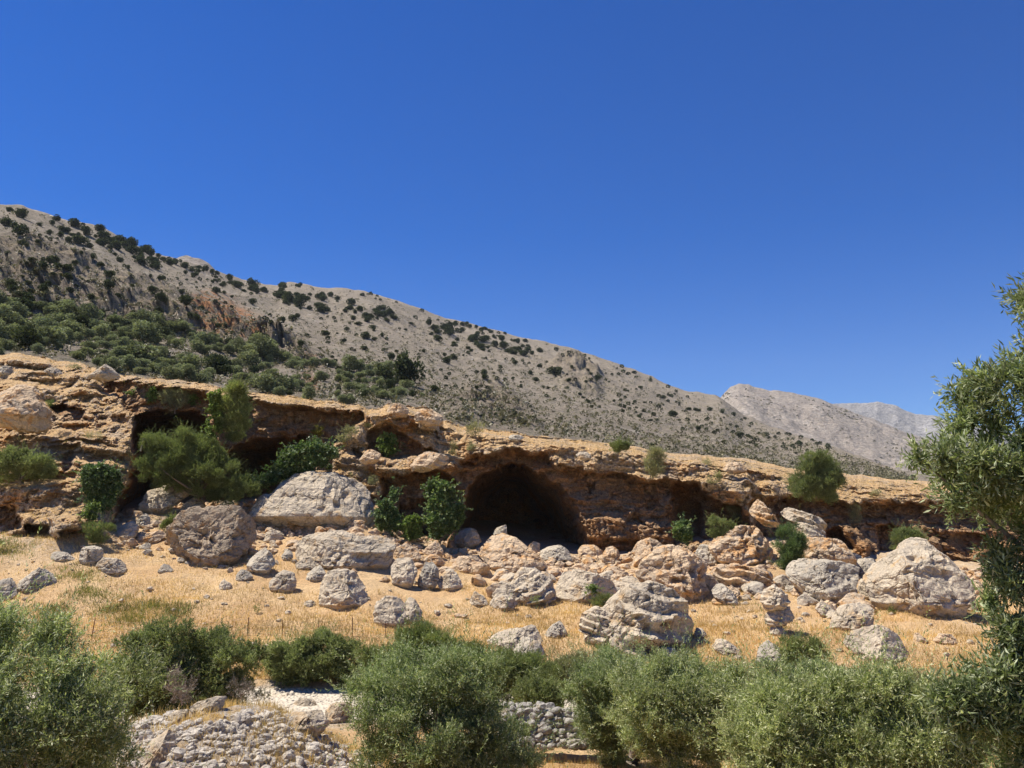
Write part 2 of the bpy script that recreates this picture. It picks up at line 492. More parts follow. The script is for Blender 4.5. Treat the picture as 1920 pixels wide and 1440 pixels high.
def build_ground():
    ys = np.concatenate([np.linspace(-30, 14, 40), np.linspace(14.3, 32, 80), np.linspace(32.3, 85, 220), np.linspace(85.5, 112, 50)])
    xs = np.concatenate([np.linspace(-95, -50, 70), np.linspace(-49.8, 50, 420), np.linspace(50.4, 95, 70)])
    X, Y = np.meshgrid(xs, ys)
    Z = ground_z(X, Y)
    m = np.exp(-(((X + 8.3) / 4.4) ** 2 + ((Y - 25.0) / 5.2) ** 2) ** 1.3)
    px = 960 + F * X / np.maximum(Y, 8)
    stony = np.clip(m * 1.3 + .55 * sstep(foot_Y(px) - 6, foot_Y(px) + 2, Y) + .9 * sstep(34.5, 37, Y) * (1 - sstep(44, 46.5, Y)) * sstep(-30, -5, -np.abs(X + 12)), 0, 1)
    o = mesh_obj("ground", np.stack([X, Y, Z], -1), grid_faces(len(ys), len(xs)), M['ground'], smooth=True, attrs={"stony": stony})
    tag(o, kind="structure")
    ys = np.linspace(37.0, 44.8, 40); xs = np.linspace(-60, 60, 400)
    X, Y = np.meshgrid(xs, ys)
    w = fbm(np.stack([X * .2, X * 0, X * 0 + 3], -1), 3, 21) * 1.0
    Yw = 41 + (Y - 41) * (.86 + 0 * w) + w * .5
    Z = ground_z(X, Yw) + .02 + .05 * (1 - ((Y - 41) / 3.9) ** 2)
    o = mesh_obj("riverbed", np.stack([X, Yw, Z], -1), grid_faces(len(ys), len(xs)), M['gravel'], smooth=True)
    tag(o, kind="structure")
build_ground()

# cliff relief -------------------------------------------------------------------------------------------------
HOLES = [  # polygon (px), depth m, edge softness px
    # left cave: undercut face, two deep mouths and the lane down beside the left block
    ([(188, 722), (200, 712), (270, 716), (400, 730), (470, 743), (600, 760), (672, 768), (684, 785), (668, 800), (640, 830), (606, 850), (600, 900), (480, 960), (330, 965), (210, 990), (216, 930), (243, 880), (248, 800), (238, 775)], 3.6, 9),
    ([(240, 776), (300, 769), (392, 771), (400, 800), (410, 850), (470, 930), (330, 990), (212, 1000), (222, 930), (252, 870), (250, 820)], 28, 9),
    ([(420, 862), (436, 832), (480, 816), (582, 812), (590, 830), (575, 900), (500, 950), (430, 940)], 20, 12),
    # small hollows of the left terraces
    ([(5, 655 + 20), (75, 684), (118, 690), (160, 692), (162, 706), (80, 695), (8, 684)], 1.6, 4),
    ([(88, 764), (120, 752), (170, 762), (168, 790), (150, 793), (112, 788)], 2.6, 7),
    ([(170, 765), (235, 775), (238, 800), (180, 800)], 1.2, 6),
    ([(-40, 938), (30, 945), (38, 985), (36, 1000), (-40, 1005)], 5, 8),
    ([(35, 985), (90, 980), (100, 1012), (40, 1012)], 2.2, 7),
    ([(110, 850), (140, 845), (150, 880), (120, 900)], 1.5, 6),
    ([(105, 990), (160, 985), (165, 1030), (105, 1030)], 1.6, 6),
    ([(5, 815), (60, 820), (200, 822), (240, 832), (200, 836), (60, 832), (5, 826)], .9, 4),
    # rock tower between the caves
    ([(682, 810), (700, 802), (760, 806), (790, 830), (830, 838), (800, 856), (740, 868), (692, 862), (682, 840)], 2.4, 8),
    ([(655, 842), (672, 838), (678, 862), (660, 864)], 1.3, 4),
    ([(775, 795), (822, 800), (826, 815), (780, 812)], 1.0, 4),
    ([(732, 784), (758, 782), (762, 794), (735, 796)], .8, 4),
    ([(705, 893), (760, 884), (830, 880), (862, 888), (866, 930), (850, 1000), (830, 1060), (720, 1060), (702, 990)], 4.5, 11),
    ([(740, 940), (800, 935), (830, 960), (820, 1050), (740, 1050)], 2.5, 16),
    # main cave: arch, overhanging brown face on its right, deep mouth
    ([(838, 900), (862, 866), (905, 846), (960, 838), (1035, 842), (1050, 866), (1130, 880), (1200, 894), (1242, 898), (1275, 905), (1290, 1010), (1280, 1070), (850, 1070), (842, 960)], 3.4, 13),
    ([(862, 928), (878, 898), (898, 880), (930, 868), (985, 866), (1040, 878), (1085, 905), (1105, 950), (1125, 1000), (1140, 1075), (860, 1075), (850, 990)], 32, 12),
    ([(1100, 1010), (1230, 1000), (1245, 1075), (1095, 1075)], 2.0, 14),
    ([(1100, 905), (1118, 902), (1122, 916), (1104, 920)], 1.2, 5), ([(1215, 935), (1238, 930), (1240, 950), (1218, 955)], .9, 5),
    # hollow right of the pillar
    ([(1256, 908), (1310, 896), (1330, 922), (1360, 940), (1405, 945), (1412, 985), (1350, 1020), (1260, 1030)], 6.5, 12),
    ([(1275, 930), (1310, 925), (1330, 960), (1330, 1020), (1270, 1020)], 3, 14),
    ([(1365, 868), (1396, 866), (1398, 880), (1370, 882)], .9, 4),
    # undercut far right
    ([(1405, 940), (1450, 925), (1520, 928), (1580, 936), (1640, 944), (1700, 938), (1800, 945), (2100, 960), (2100, 1090), (1600, 1080), (1500, 1040), (1420, 1030)], 3.6, 11),
    ([(1640, 985), (1690, 975), (1735, 985), (1735, 1070), (1640, 1070)], 6, 12),
    ([(1540, 1000), (1580, 990), (1612, 1040), (1600, 1075), (1545, 1070)], 3, 12),
    ([(1760, 1000), (1850, 990), (1900, 1080), (1760, 1080)], 5, 12),
]
BUMPS = [  # protruding masses: polygon, metres towards the viewer, softness
    ([(392, 770), (414, 770), (420, 860), (425, 940), (395, 940), (398, 850)], 9, 9),          # pillar of the left cave
    ([(686, 775), (728, 762), (826, 772), (828, 800), (780, 805), (700, 802)], 1.6, 12),
    ([(760, 855), (800, 845), (840, 852), (846, 870), (800, 884), (765, 878)], 1.8, 8),
    ([(672, 848), (712, 846), (716, 862), (676, 866)], 1.2, 6),
    ([(690, 872), (780, 872), (870, 866), (870, 880), (780, 890), (700, 890)], 1.5, 7),
    ([(1310, 880), (1400, 885), (1425, 915), (1400, 940), (1345, 935), (1315, 910)], 1.6, 14),
    ([(1560, 990), (1600, 985), (1650, 1040), (1640, 1060), (1590, 1030)], 3.0, 12),
    ([(86, 960), (150, 958), (158, 1000), (100, 1010)], 1.5, 10),
    ([(0, 800), (200, 812), (245, 825), (240, 850), (0, 830)], 1.5, 8),
]
CPX = np.arange(-240, 2162, 2.0)
CNR = 190
def cliff_relief():
    nc = len(CPX)
    rp, fp = rim_py(CPX), foot_py(CPX) + 55
    T = np.linspace(0, 1, CNR)[:, None]
    PX = np.broadcast_to(CPX, (CNR, nc)).copy()
    PY = fp + (rp - fp) * T
    f0, fY, rY = foot_py(CPX), foot_Y(CPX), rim_Y(CPX)
    s = np.clip((f0 - PY) / (f0 - rp), 0, 1)
    D = fY + (rY - fY) * s ** 1.45 + 5.0 * sstep(14, 0, PY - rp)
    P = at(PX, PY, D)
    q = np.stack([P[..., 0], P[..., 2] * 1.0, P[..., 0] * 0], -1)
    ex = fbm(q * .4, 3, 31) * 15.0 + fbm(q * 1.7, 4, 33, .6) * 7.0; ey = fbm(q * .4, 3, 47) * 12.0 + fbm(q * 1.7, 4, 49, .6) * 6.0
    hole = np.zeros_like(D); shelter_shade = np.zeros_like(D)
    for poly, dep, soft in HOLES:
        sd = poly_sdf(poly, PX + ex, PY + ey)
        m = sstep(0, soft, -sd)
        if dep > 8: m = m * (.45 + .55 * sstep(0, 60, -sd))
        if dep > 30:                              # the central cave's right wall runs back slowly
            k = sstep(960, 1040, PX)
            m = m * (1 - k) + k * np.clip(-sd / 95.0, 0, 1) ** 1.25
        hole = np.maximum(hole, dep * m) if dep > 3 else hole + dep * m
        shelter_shade = np.maximum(shelter_shade, sstep(0, 7, -sd) * min(1, dep / 2.5))  # recess mask: unweathered rock, also where the painted cave shade goes
    for poly, dep, soft in BUMPS:
        sd = poly_sdf(poly, PX + ex, PY + ey)
        hole = hole - dep * sstep(0, soft, -sd)
    D = D + hole
    # bedding ledges and lumps
    P = at(PX, PY, D)
    W3 = P + np.stack([fbm(P * .22, 3, 61), fbm(P * .22, 3, 71), fbm(P * .22, 3, 81)], -1) * 1.2
    def ledge(period, warp, tilt):
        zz = (W3[..., 2] + tilt * W3[..., 0]) / period + warp * fbm(P * np.array([.12, .12, .4]) / period, 3, 91)
        f = zz - np.floor(zz)
        return np.where(f < .72, .5 - f / .72, -.5 + (f - .72) / .28)
    amp = .35 + .65 * sstep(-.3, .5, fbm(P * .13, 3, 11))
    left = sstep(330, 180, PX)
    damp = 1 - .25 * np.clip(shelter_shade, 0, 1)
    D = D + ledge(2.3, .5, .07) * (1.25 + 1.0 * left) * amp * damp
    D = D + ledge(.85, .5, .07) * .42 * amp * damp
    D = D + fbm(P * .33, 3, 101, ridge=True) * .95 * damp
    D = D + fbm(P * .9, 4, 111, .58, True) * .62
    D = D + fbm(P * 2.6, 3, 121, .6) * .22
    Wb = P + np.stack([fbm(P * .8, 3, 161), fbm(P * .8, 3, 163), fbm(P * .8, 3, 165)], -1) * .35
    cv, ce = cells(Wb * np.array([.42, .42, .95]), 170)
    cv2, ce2 = cells(Wb * np.array([1.1, 1.1, 2.2]), 180)
    D = D + cv * .42 * amp + cv2 * .20 + sstep(.10, 0, ce) * .30 * amp + sstep(.10, 0, ce2) * .10
    D = np.maximum(D, 55)
    D = D + sstep(40, 55, PY - f0) * 0
    return PX, PY, D, np.clip(shelter_shade, 0, 1)
cPX, cPY, cD, cSh = cliff_relief()
def cliff_depth(px, py):
    c = int(round((px - CPX[0]) / 2.0)); c = min(max(c, 0), len(CPX) - 1)
    a, b = cPY[0, c], cPY[-1, c]
    r = (py - a) / (b - a) * (CNR - 1)
    if r > CNR - .5: return None
    return float(cD[int(min(max(round(r), 0), CNR - 1)), c])

def hill_base(px): return np.interp(px, RIM[:, 0], RIM[:, 1]) + 16
def build_cliff():
    P = at(cPX, cPY, cD)
    top = P[-1]; rows = []
    for k, d in enumerate((1.5, 4, 8, 13, 19, 27)):
        q = top.copy(); q[:, 1] += d
        s = (top[:, 1] + d) / top[:, 1]
        q[:, 0] *= s
        n = fbm(q * .5, 3, 140) * .25
        q[:, 2] = top[:, 2] * (1 - .5 * sstep(0, 3, d)) + .5 * sstep(0, 3, d) * np.convolve(np.pad(top[:, 2], 20, 'edge'), np.ones(41) / 41, 'valid') + n + d * (.03 + .10 * sstep(900, 1200, CPX) * (1 - sstep(6, 20, d)))
        rows.append(q)
    V = np.concatenate([P.reshape(-1, 3)] + rows)
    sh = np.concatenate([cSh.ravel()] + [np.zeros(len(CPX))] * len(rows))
    o = mesh_obj("cliff", V, grid_faces(CNR + len(rows), len(CPX)), M['cliff'], smooth=False, attrs={"shelter_shade": sh})
    tag(o, kind="structure")
build_cliff()

# hillside -----------------------------------------------------------------------------------------------------
RIDGE = np.array([(-400, 290), (-60, 370), (0, 384), (40, 386), (62, 394), (90, 402), (120, 416), (160, 421), (190, 428), (230, 449), (270, 467), (300, 478), (340, 489), (400, 509), (450, 525), (490, 532), (520, 537), (545, 530), (565, 533), (610, 543),
    (650, 543), (690, 547), (740, 563), (800, 585), (850, 603), (900, 613), (960, 629), (1000, 639), (1060, 650), (1120, 668), (1200, 698), (1280, 731), (1354, 748), (1392, 779), (1454, 805), (1517, 822), (1571, 841), (1642, 868), (1704, 890), (1800, 908), (2000, 930), (2400, 960)], float)
def ridge_py(px): return np.interp(px, RIDGE[:, 0], RIDGE[:, 1])
HB = np.array([(-400, 102), (0, 104), (400, 106), (800, 112), (1200, 118), (1600, 118), (2400, 116)], float)
HR = np.array([(-400, 420), (0, 500), (300, 620), (540, 820), (700, 900), (1000, 1050), (1350, 1100), (1520, 800), (1700, 420), (1900, 250), (2400, 220)], float)
HPX = np.arange(-400, 2401, 3.0); HNR = 150
def smooth1(a, n):
    w = np.hanning(2 * n + 3)[1:-1]; w /= w.sum()
    return np.convolve(np.pad(a, n, 'edge'), w, 'valid')
hb, hr = smooth1(hill_base(HPX) + 22, 40), smooth1(ridge_py(HPX), 3)
yb, yr = smooth1(np.interp(HPX, HB[:, 0], HB[:, 1]), 60), smooth1(np.interp(HPX, HR[:, 0], HR[:, 1]), 60)
def hill_relief():
    T = np.linspace(0, 1, HNR)[:, None]
    PX = np.broadcast_to(HPX, (HNR, len(HPX))).copy()
    PY = hb + (hr - hb) * T
    rj = fbm(np.stack([HPX / 17.0, HPX * 0, HPX * 0], -1), 4, 7) * 2.2
    PY = PY + rj * sstep(.9, 1, T)
    D = yb * (yr / yb) ** T
    P = at(PX, PY, D)
    crag = np.maximum.reduce([sstep(25, -25, poly_sdf([(-100, 450), (40, 470), (120, 490), (210, 525), (300, 540), (370, 575), (470, 620), (560, 655), (600, 690), (480, 680), (330, 640), (200, 620), (90, 590), (-100, 590)], PX, PY)),
                              sstep(20, -10, poly_sdf([(840, 770), (880, 745), (930, 742), (985, 785), (1010, 815), (860, 800)], PX, PY)) * .9,
                              sstep(14, -10, poly_sdf([(1030, 700), (1090, 690), (1125, 715), (1120, 745), (1060, 735)], PX, PY)) * .6])
    red = np.maximum(sstep(16, -8, poly_sdf([(335, 585), (385, 552), (440, 578), (500, 612), (485, 655), (420, 650), (365, 640)], PX, PY)),
                     sstep(12, -8, poly_sdf([(565, 690), (590, 690), (600, 745), (575, 740)], PX, PY)) * .7)
    P = at(PX, PY, D)
    crag = crag * (.5 + .5 * sstep(-.25, .25, fbm(P * np.array([1, .6, 1]) / 38.0, 3, 251)))
    fade = sstep(0, .12, T) * (1 - .75 * sstep(.82, 1, T))
    n = fbm(P * np.array([1, .45, 0]) / 70.0, 5, 201, .5, True)
    k = fbm(P * np.array([1, .7, 0]) / 13.0, 5, 221, .62, True)
    k2 = fbm(P * np.array([1, .6, 0]) / 32.0, 4, 231, .5, True)
    P[..., 2] += fade * (n * .010 * D + .0026 * D * k)
    P[..., 2] += crag * (k * .026 * D + k2 * .026 * D)
    P[..., 1] += crag * 9 * fbm(P / 8.0, 4, 241, .6, True)
    return P, crag, red
hP, hCrag, hRed = hill_relief()
hPX, hPY = project(hP)
def hill_point(px, py):
    """nearest visible point of the hillside at a pixel"""
    c = int(min(max(round((px - HPX[0]) / 3.0), 0), len(HPX) - 1))
    col = hPY[:, c]
    r = np.nonzero(col <= py)[0]
    r = int(r[0]) if len(r) else HNR - 1
    return hP[r, c]
def build_hill():
    P = hP
    rows = []
    for d, dz in ((25, -4), (70, -22), (160, -70), (350, -190)):
        q = P[-1].copy(); q[:, 1] += d; q[:, 2] += dz; rows.append(q)
    V = np.concatenate([P.reshape(-1, 3)] + rows)
    z = np.zeros(len(HPX) * len(rows))
    o = mesh_obj("hillside", V, grid_faces(HNR + len(rows), len(HPX)), M['hill'], smooth=True, attrs={"crag": np.concatenate([hCrag.ravel(), z]), "red": np.concatenate([hRed.ravel(), z])})
    tag(o, kind="structure")
build_hill()

def mountain(name, ridge, base_py, Yb, Yr, mat, amp, wl, seed, x0, x1, step=3.0):
    R = np.array(ridge, float); px = np.arange(x0, x1, step); nr = 70
    T = np.linspace(0, 1, nr)[:, None]
    top = np.interp(px, R[:, 0], R[:, 1]) + fbm(np.stack([px / 14.0, px * 0, px * 0], -1), 4, seed) * 2.0
    PX = np.broadcast_to(px, (nr, len(px))).copy(); PY = base_py + (top - base_py) * T
    D = Yb * (Yr / Yb) ** T
    P = at(PX, PY, D)
    P[..., 2] += amp * .35 * D * fbm(P * np.array([1, .6, 0]) / wl, 6, seed + 5, .55, True) * sstep(0, .2, T) * (1 - .8 * sstep(.8, 1, T))
    rows = []
    for d, dz in ((60, -15), (300, -200)):
        q = P[-1].copy(); q[:, 1] += d; q[:, 2] += dz; rows.append(q)
    o = mesh_obj(name, np.concatenate([P.reshape(-1, 3)] + rows), grid_faces(nr + 2, len(px)), mat, smooth=True)
    tag(o, kind="structure")
    return P
FARP = mountain("far_mountain", [(1200, 850), (1330, 765), (1352, 748), (1360, 738), (1370, 728), (1385, 724), (1405, 725), (1425, 733), (1445, 737), (1460, 735), (1482, 739), (1500, 743), (1520, 748), (1532, 750), (1552, 758), (1600, 775), (1640, 788), (1700, 812), (1800, 840), (2200, 930)],
         960, 1000, 2100, M['far'], .06, 190.0, 301, 1190, 2200)
mountain("distant_mountain", [(1400, 800), (1520, 768), (1562, 757), (1580, 754), (1602, 754), (1625, 756), (1645, 754), (1660, 758), (1683, 764), (1700, 772), (1717, 779), (1740, 780), (1760, 782), (1783, 797), (1830, 799), (1900, 815), (2200, 860)],
         960, 1900, 3300, M['far2'], .05, 260.0, 401, 1380, 2250)
mountain("ridge_peak", [(280, 520), (322, 490), (336, 482), (350, 480), (372, 485), (392, 495), (402, 505), (440, 540)], 620, 900, 1150, M['far'], .02, 120.0, 501, 270, 450)

# ---------------------------------------------------------------- where a pixel's ray meets the valley floor
_Y = np.concatenate([np.arange(4, 100, .2)])
def ground_hit(px, py):
    P = at(np.full(len(_Y), px), np.full(len(_Y), py), _Y)
    b = P[:, 2] < ground_z(P[:, 0], P[:, 1])
    return float(_Y[np.argmax(b)]) if b.any() else None
def surface(px, py):
    g, c = ground_hit(px, py), cliff_depth(px, py)
    v = [a for a in (g, c) if a is not None]
    return min(v) if v else 85.0

# ---------------------------------------------------------------- boulders
def boulder(label, pts, mat='pale', Y=None, lean=.45, thick=.75, box=.62, rough=1.0, layers=0.0, tilt=-.25, seed=0, cuts=13, group="boulders fallen from the cliff", cat="boulder", name="boulder", level=None):
    pts = np.array(pts, float)
    mn, mx = pts.min(0), pts.max(0)
    cx, cy = (mn + mx) / 2
    w, h = mx - mn
    Yb = Y if Y is not None else surface(cx, mx[1] - .06 * h)
    sc = Yb / F                                    # metres per pixel there
    T = thick * min(w, h * 1.35) * sc * .5
    Yc = Yb + (T * .75 if Y is None else 0)
    sc = Yc / F
    lv = level or (6 if w * h > 3500 else 5 if w * h > 500 else 4)
    V, Fc = ico(lv)
    phi = np.arctan2(V[:, 2], V[:, 0])
    # outline as a star-shaped radius function
    A = np.linspace(-math.pi, math.pi, 361)
    R = np.zeros(361)
    for k, a in enumerate(A):
        dx, dy = math.cos(a), -math.sin(a)
        best = 0
        for i in range(len(pts)):
            p, q = pts[i] - (cx, cy), pts[(i + 1) % len(pts)] - (cx, cy)
            e = q - p; den = dx * e[1] - dy * e[0]
            if abs(den) < 1e-9: continue
            t = (p[0] * e[1] - p[1] * e[0]) / den
            u = (p[0] * dy - p[1] * dx) / den
            if t > 0 and -1e-6 <= u <= 1 + 1e-6: best = max(best, t)
        R[k] = best
    R[-1] = R[0]
    Rs = np.convolve(np.pad(R[:-1], 6, 'wrap'), np.hanning(11)[1:-1] / np.hanning(11).sum(), 'valid')[2:-2][:360]
    R = np.append(Rs, Rs[0])
    r = np.interp(phi, A, R) * sc * 1.07
    rho = np.sqrt(V[:, 0] ** 2 + V[:, 2] ** 2)
    f = np.sin(np.arcsin(np.clip(rho, 0, 1))) ** box
    P = np.stack([r * f * np.cos(phi), np.sign(V[:, 1]) * np.abs(V[:, 1]) ** .8 * T, r * f * np.sin(phi)], 1)
    rad = math.sqrt(w * h) * .5 * sc
    rs = np.random.RandomState(seed * 7 + int(cx) * 3 + int(cy))
    off = np.array([cx * .37, cy * .53, seed * 3.1])
    q = P / rad + off
    P = P + norm(P + 1e-6) * (fbm(q * 1.1, 3, 300 + seed) * .12 * rad)[:, None] * np.array([.6, 1.2, .6])
    # broad fracture faces
    for k in range(cuts):
        n = norm(np.array([rs.uniform(-1, 1), -abs(rs.normal(.8, .4)), rs.uniform(-.3, 1.0)]))
        hgt = (P @ n).max() * rs.uniform(.62, .88)
        d = P @ n - hgt
        P = P - n * np.where(d > 0, d * .93, 0)[:, None]
    dirn = norm(P / np.array([1, max(T / rad, .3), 1]) + 1e-6)
    d = fbm(q * 2.2, 3, 310, .5, True) * .055 + fbm(q * 7, 4, 320, .62, True) * .022
    pit = np.clip(fbm(q * 3.4, 2, 340) - .14, 0, 1) * .26
    P = P + dirn * ((d * rough - pit * rough) * rad)[:, None] * np.array([.75, 1.3, .75])
    if lv >= 5:
        wq = q + np.stack([fbm(q * 3, 2, 371), fbm(q * 3, 2, 373), fbm(q * 3, 2, 375)], 1) * .10
        cv, ce = cells(wq * np.array([2.2, 2.2, 3.2]), 380)
        P = P + dirn * ((cv * .034 - sstep(.10, 0, ce) * .022) * rough * rad)[:, None]
    if not layers and mat != 'brown': layers = .12; tilt = .25 * math.sin(cx)
    if layers:
        zz = (P[:, 2] - tilt * P[:, 0]) / (rad * .42) + fbm(q * .9, 3, 350) * .55
        fr = zz - np.floor(zz)
        saw = np.where(fr < .75, .5 - fr / .75, -.5 + (fr - .75) / .25)
        m = .4 + .6 * sstep(-.4, .5, fbm(q * 1.2, 2, 360))
        P[:, 1] += saw * layers * rad * .55 * m
        P[:, 0] -= saw * layers * rad * .12 * np.sign(P[:, 0]) * m
    z0 = P[:, 2].min() + (P[:, 2].max() - P[:, 2].min()) * .30          # leans back above, undercut below
    P[:, 1] += np.where(P[:, 2] > z0, lean * (P[:, 2] - z0), -.75 * (P[:, 2] - z0)) + lean * z0 * .3
    c = at(cx, cy, Yc)
    P = P + c
    base = np.array([c[0], c[1], P[:, 2].min()])
    o = mesh_obj(name, P, Fc, M[mat], loc=base, smooth=False)
    tag(o, label, cat, group)
    return o

B = boulder
B("enormous pale domed boulder slab, largest rock below the left cave", [(476, 965), (490, 925), (505, 908), (533, 895), (572, 889), (613, 888), (645, 897), (668, 912), (690, 930), (701, 950), (697, 975), (680, 995), (660, 1003), (633, 998), (587, 998), (550, 995), (525, 990), (500, 985)], 'pale', lean=.75, thick=.8, rough=.85, cuts=5)
B("pale lumpy rock tucked against the left edge of the enormous domed slab", [(467, 945), (478, 930), (495, 925), (518, 935), (520, 950), (505, 965), (500, 985), (478, 990), (466, 975)], 'pale')
B("big brown overhanging boulder of rough conglomerate with grey rim", [(312, 1010), (322, 985), (337, 965), (365, 958), (395, 955), (430, 952), (462, 972), (465, 1003), (450, 1040), (432, 1066), (385, 1072), (340, 1055), (320, 1035)], 'brown', lean=-.08, thick=.95, rough=1.35)
B("small pale pointed rock standing on top of the brown conglomerate boulder", [(337, 962), (352, 930), (368, 922), (381, 950), (372, 970), (345, 975)], 'pale', lean=.4)
B("grey rock knob on the right shoulder of the brown conglomerate boulder", [(402, 955), (410, 937), (428, 938), (442, 955), (428, 972), (405, 970)], 'grey')
B("leaning pale slab with shadowed underside below the rounded green shrub", [(262, 948), (266, 918), (300, 910), (335, 907), (350, 920), (322, 950), (287, 972), (268, 966)], 'pale', lean=.6, thick=.6)
B("grey block propping up the leaning pale slab", [(252, 978), (266, 962), (278, 972), (277, 992), (258, 994)], 'grey')
B("round pale rock right of the small green shrub at the cliff foot", [(213, 1000), (220, 985), (240, 978), (255, 988), (252, 1007), (237, 1016), (218, 1011)], 'pale')
B("flat tan wedge rock left of the brown conglomerate boulder", [(248, 1010), (265, 1000), (300, 993), (308, 1003), (290, 1021), (255, 1021)], 'warm')
B("tiny grey rock in front of the flat tan wedge rock", [(260, 1025), (272, 1018), (282, 1022), (280, 1032), (265, 1032)], 'grey')
B("low flat grey slab lying on the dry grass at left", [(84, 1042), (90, 1034), (120, 1037), (137, 1048), (132, 1055), (95, 1053)], 'grey', thick=1.0)
B("grey pitted boulder with a pointed foot beside the low flat slab", [(144, 1047), (153, 1028), (167, 1021), (185, 1030), (188, 1045), (176, 1060), (160, 1064), (146, 1056)], 'grey', lean=.2)
B("pale rock with a hollow underside in front of the pitted boulder", [(176, 1064), (190, 1047), (212, 1048), (230, 1058), (232, 1072), (215, 1083), (195, 1081), (180, 1073)], 'pale', lean=.2)
B("small oval grey rock alone on the straw below the brown boulder", [(292, 1066), (300, 1058), (315, 1060), (323, 1068), (315, 1076), (298, 1075)], 'grey')
B("dark grey craggy boulder in the grass near the left edge", [(25, 1100), (33, 1075), (50, 1068), (80, 1066), (95, 1080), (95, 1097), (75, 1109), (45, 1116), (28, 1113)], 'grey', rough=1.3)
B("dark grey boulder cut off by the left edge of the photo", [(-25, 1130), (-14, 1092), (8, 1085), (22, 1100), (25, 1117), (10, 1132)], 'grey', rough=1.2)
B("upright oval grey boulder right of the brown conglomerate boulder", [(463, 1047), (470, 1032), (487, 1027), (503, 1040), (511, 1058), (503, 1072), (483, 1083), (467, 1072)], 'grey')
B("small grey rock beside the foot of the upright oval boulder", [(437, 1082), (447, 1069), (465, 1072), (472, 1083), (462, 1093), (443, 1092)], 'grey')
B("small white oblong stone lying in the straw", [(408, 1093), (415, 1087), (430, 1095), (435, 1105), (425, 1110), (412, 1103)], 'pale')
B("pale squarish boulder sitting in straw with darker right edge", [(503, 1100), (512, 1083), (525, 1072), (545, 1077), (553, 1095), (547, 1110), (530, 1118), (510, 1113)], 'pale')
B("dark round boulder left of the large upright pale boulder", [(574, 1077), (582, 1063), (597, 1061), (608, 1075), (601, 1092), (585, 1096), (576, 1089)], 'grey')
B("low pale rock behind the dark round boulder", [(548, 1060), (560, 1048), (585, 1046), (604, 1055), (600, 1066), (578, 1072), (556, 1070)], 'pale')
B("large upright egg shaped pale boulder in the middle of the straw field", [(600, 1098), (607, 1078), (622, 1068), (645, 1066), (663, 1075), (680, 1100), (684, 1130), (664, 1148), (633, 1151), (607, 1138)], 'pale', lean=.3, thick=.9)
B("long wide pale slab boulder below the enormous domed slab", [(550, 1032), (567, 1008), (600, 1003), (633, 1000), (667, 1010), (712, 1009), (729, 1018), (722, 1052), (703, 1079), (675, 1081), (633, 1067), (590, 1056), (560, 1047)], 'pale', lean=.5, thick=1.0)
B("small pale pair of stones in the gap under the domed slab", [(487, 1014), (497, 998), (515, 992), (530, 1000), (525, 1016), (505, 1022)], 'pale')
B("small grey stone between the oval boulder and the long wide slab", [(527, 1043), (535, 1032), (546, 1034), (548, 1046), (536, 1054)], 'grey')
B("upright pale boulder, left one of two standing side by side", [(733, 1064), (740, 1050), (757, 1045), (773, 1053), (779, 1075), (769, 1105), (752, 1109), (738, 1092)], 'pale', lean=.35)
B("shadowed upright boulder, right one of two standing side by side", [(783, 1070), (793, 1055), (808, 1053), (820, 1070), (823, 1090), (805, 1111), (785, 1106)], 'grey', lean=.25)
B("triangular pale boulder right of the two upright boulders", [(823, 1094), (832, 1068), (843, 1060), (857, 1080), (866, 1098), (855, 1113), (832, 1109)], 'pale')
B("rounded tan rock behind the two upright boulders", [(723, 1047), (735, 1030), (757, 1022), (778, 1028), (788, 1045), (775, 1057), (735, 1057)], 'warm')
B("flat tan rock behind the triangular boulder", [(790, 1055), (798, 1040), (815, 1040), (833, 1050), (830, 1062), (800, 1064)], 'warm')
B("broad pale boulder in the lower straw, left half of a split pair", [(700, 1150), (705, 1133), (722, 1124), (745, 1125), (758, 1135), (762, 1165), (748, 1181), (725, 1183), (705, 1172)], 'pale', lean=.4)
B("narrow pale boulder, right half of the split pair in the straw", [(755, 1132), (765, 1123), (780, 1130), (790, 1150), (783, 1171), (763, 1176)], 'pale')
B("small white stone left of the egg shaped boulder in the straw", [(568, 1133), (577, 1124), (590, 1130), (588, 1140), (573, 1140)], 'pale')
# centre
B("big sloping tan boulder at the mouth of the central cave", [(905, 1042), (910, 1020), (925, 1008), (945, 1003), (970, 1015), (1005, 1042), (1025, 1064), (1013, 1080), (975, 1084), (935, 1072)], 'warm', lean=.7)
B("low orange rock left of the sloping tan boulder", [(848, 1064), (860, 1045), (890, 1045), (910, 1058), (900, 1074), (865, 1078)], 'warm')
B("orange pointed rock under the fig tree by the cave", [(792, 1036), (805, 1022), (818, 1014), (830, 1035), (826, 1048), (800, 1048)], 'warm')
B("grey flat topped boulder shading its base in the cave entrance", [(1010, 1037), (1025, 1021), (1045, 1022), (1065, 1032), (1072, 1050), (1050, 1058), (1022, 1054)], 'grey')
B("small tan rock leaning on the flat topped boulder", [(985, 1032), (1000, 1016), (1012, 1020), (1012, 1037), (995, 1042)], 'warm')
B("smooth orange boulder in the shade of the cave entrance", [(1083, 1032), (1095, 1022), (1115, 1022), (1130, 1033), (1125, 1047), (1100, 1049), (1087, 1044)], 'warm', rough=.5)
B("upright tan egg shaped rock right of the smooth orange boulder", [(1130, 1046), (1138, 1030), (1150, 1026), (1163, 1035), (1160, 1056), (1143, 1067), (1132, 1061)], 'warm')
B("orange lumpy rock at the right foot of the cave pillar", [(1187, 1035), (1200, 1018), (1220, 1010), (1245, 1017), (1249, 1036), (1235, 1052), (1205, 1055)], 'warm', rough=1.3)
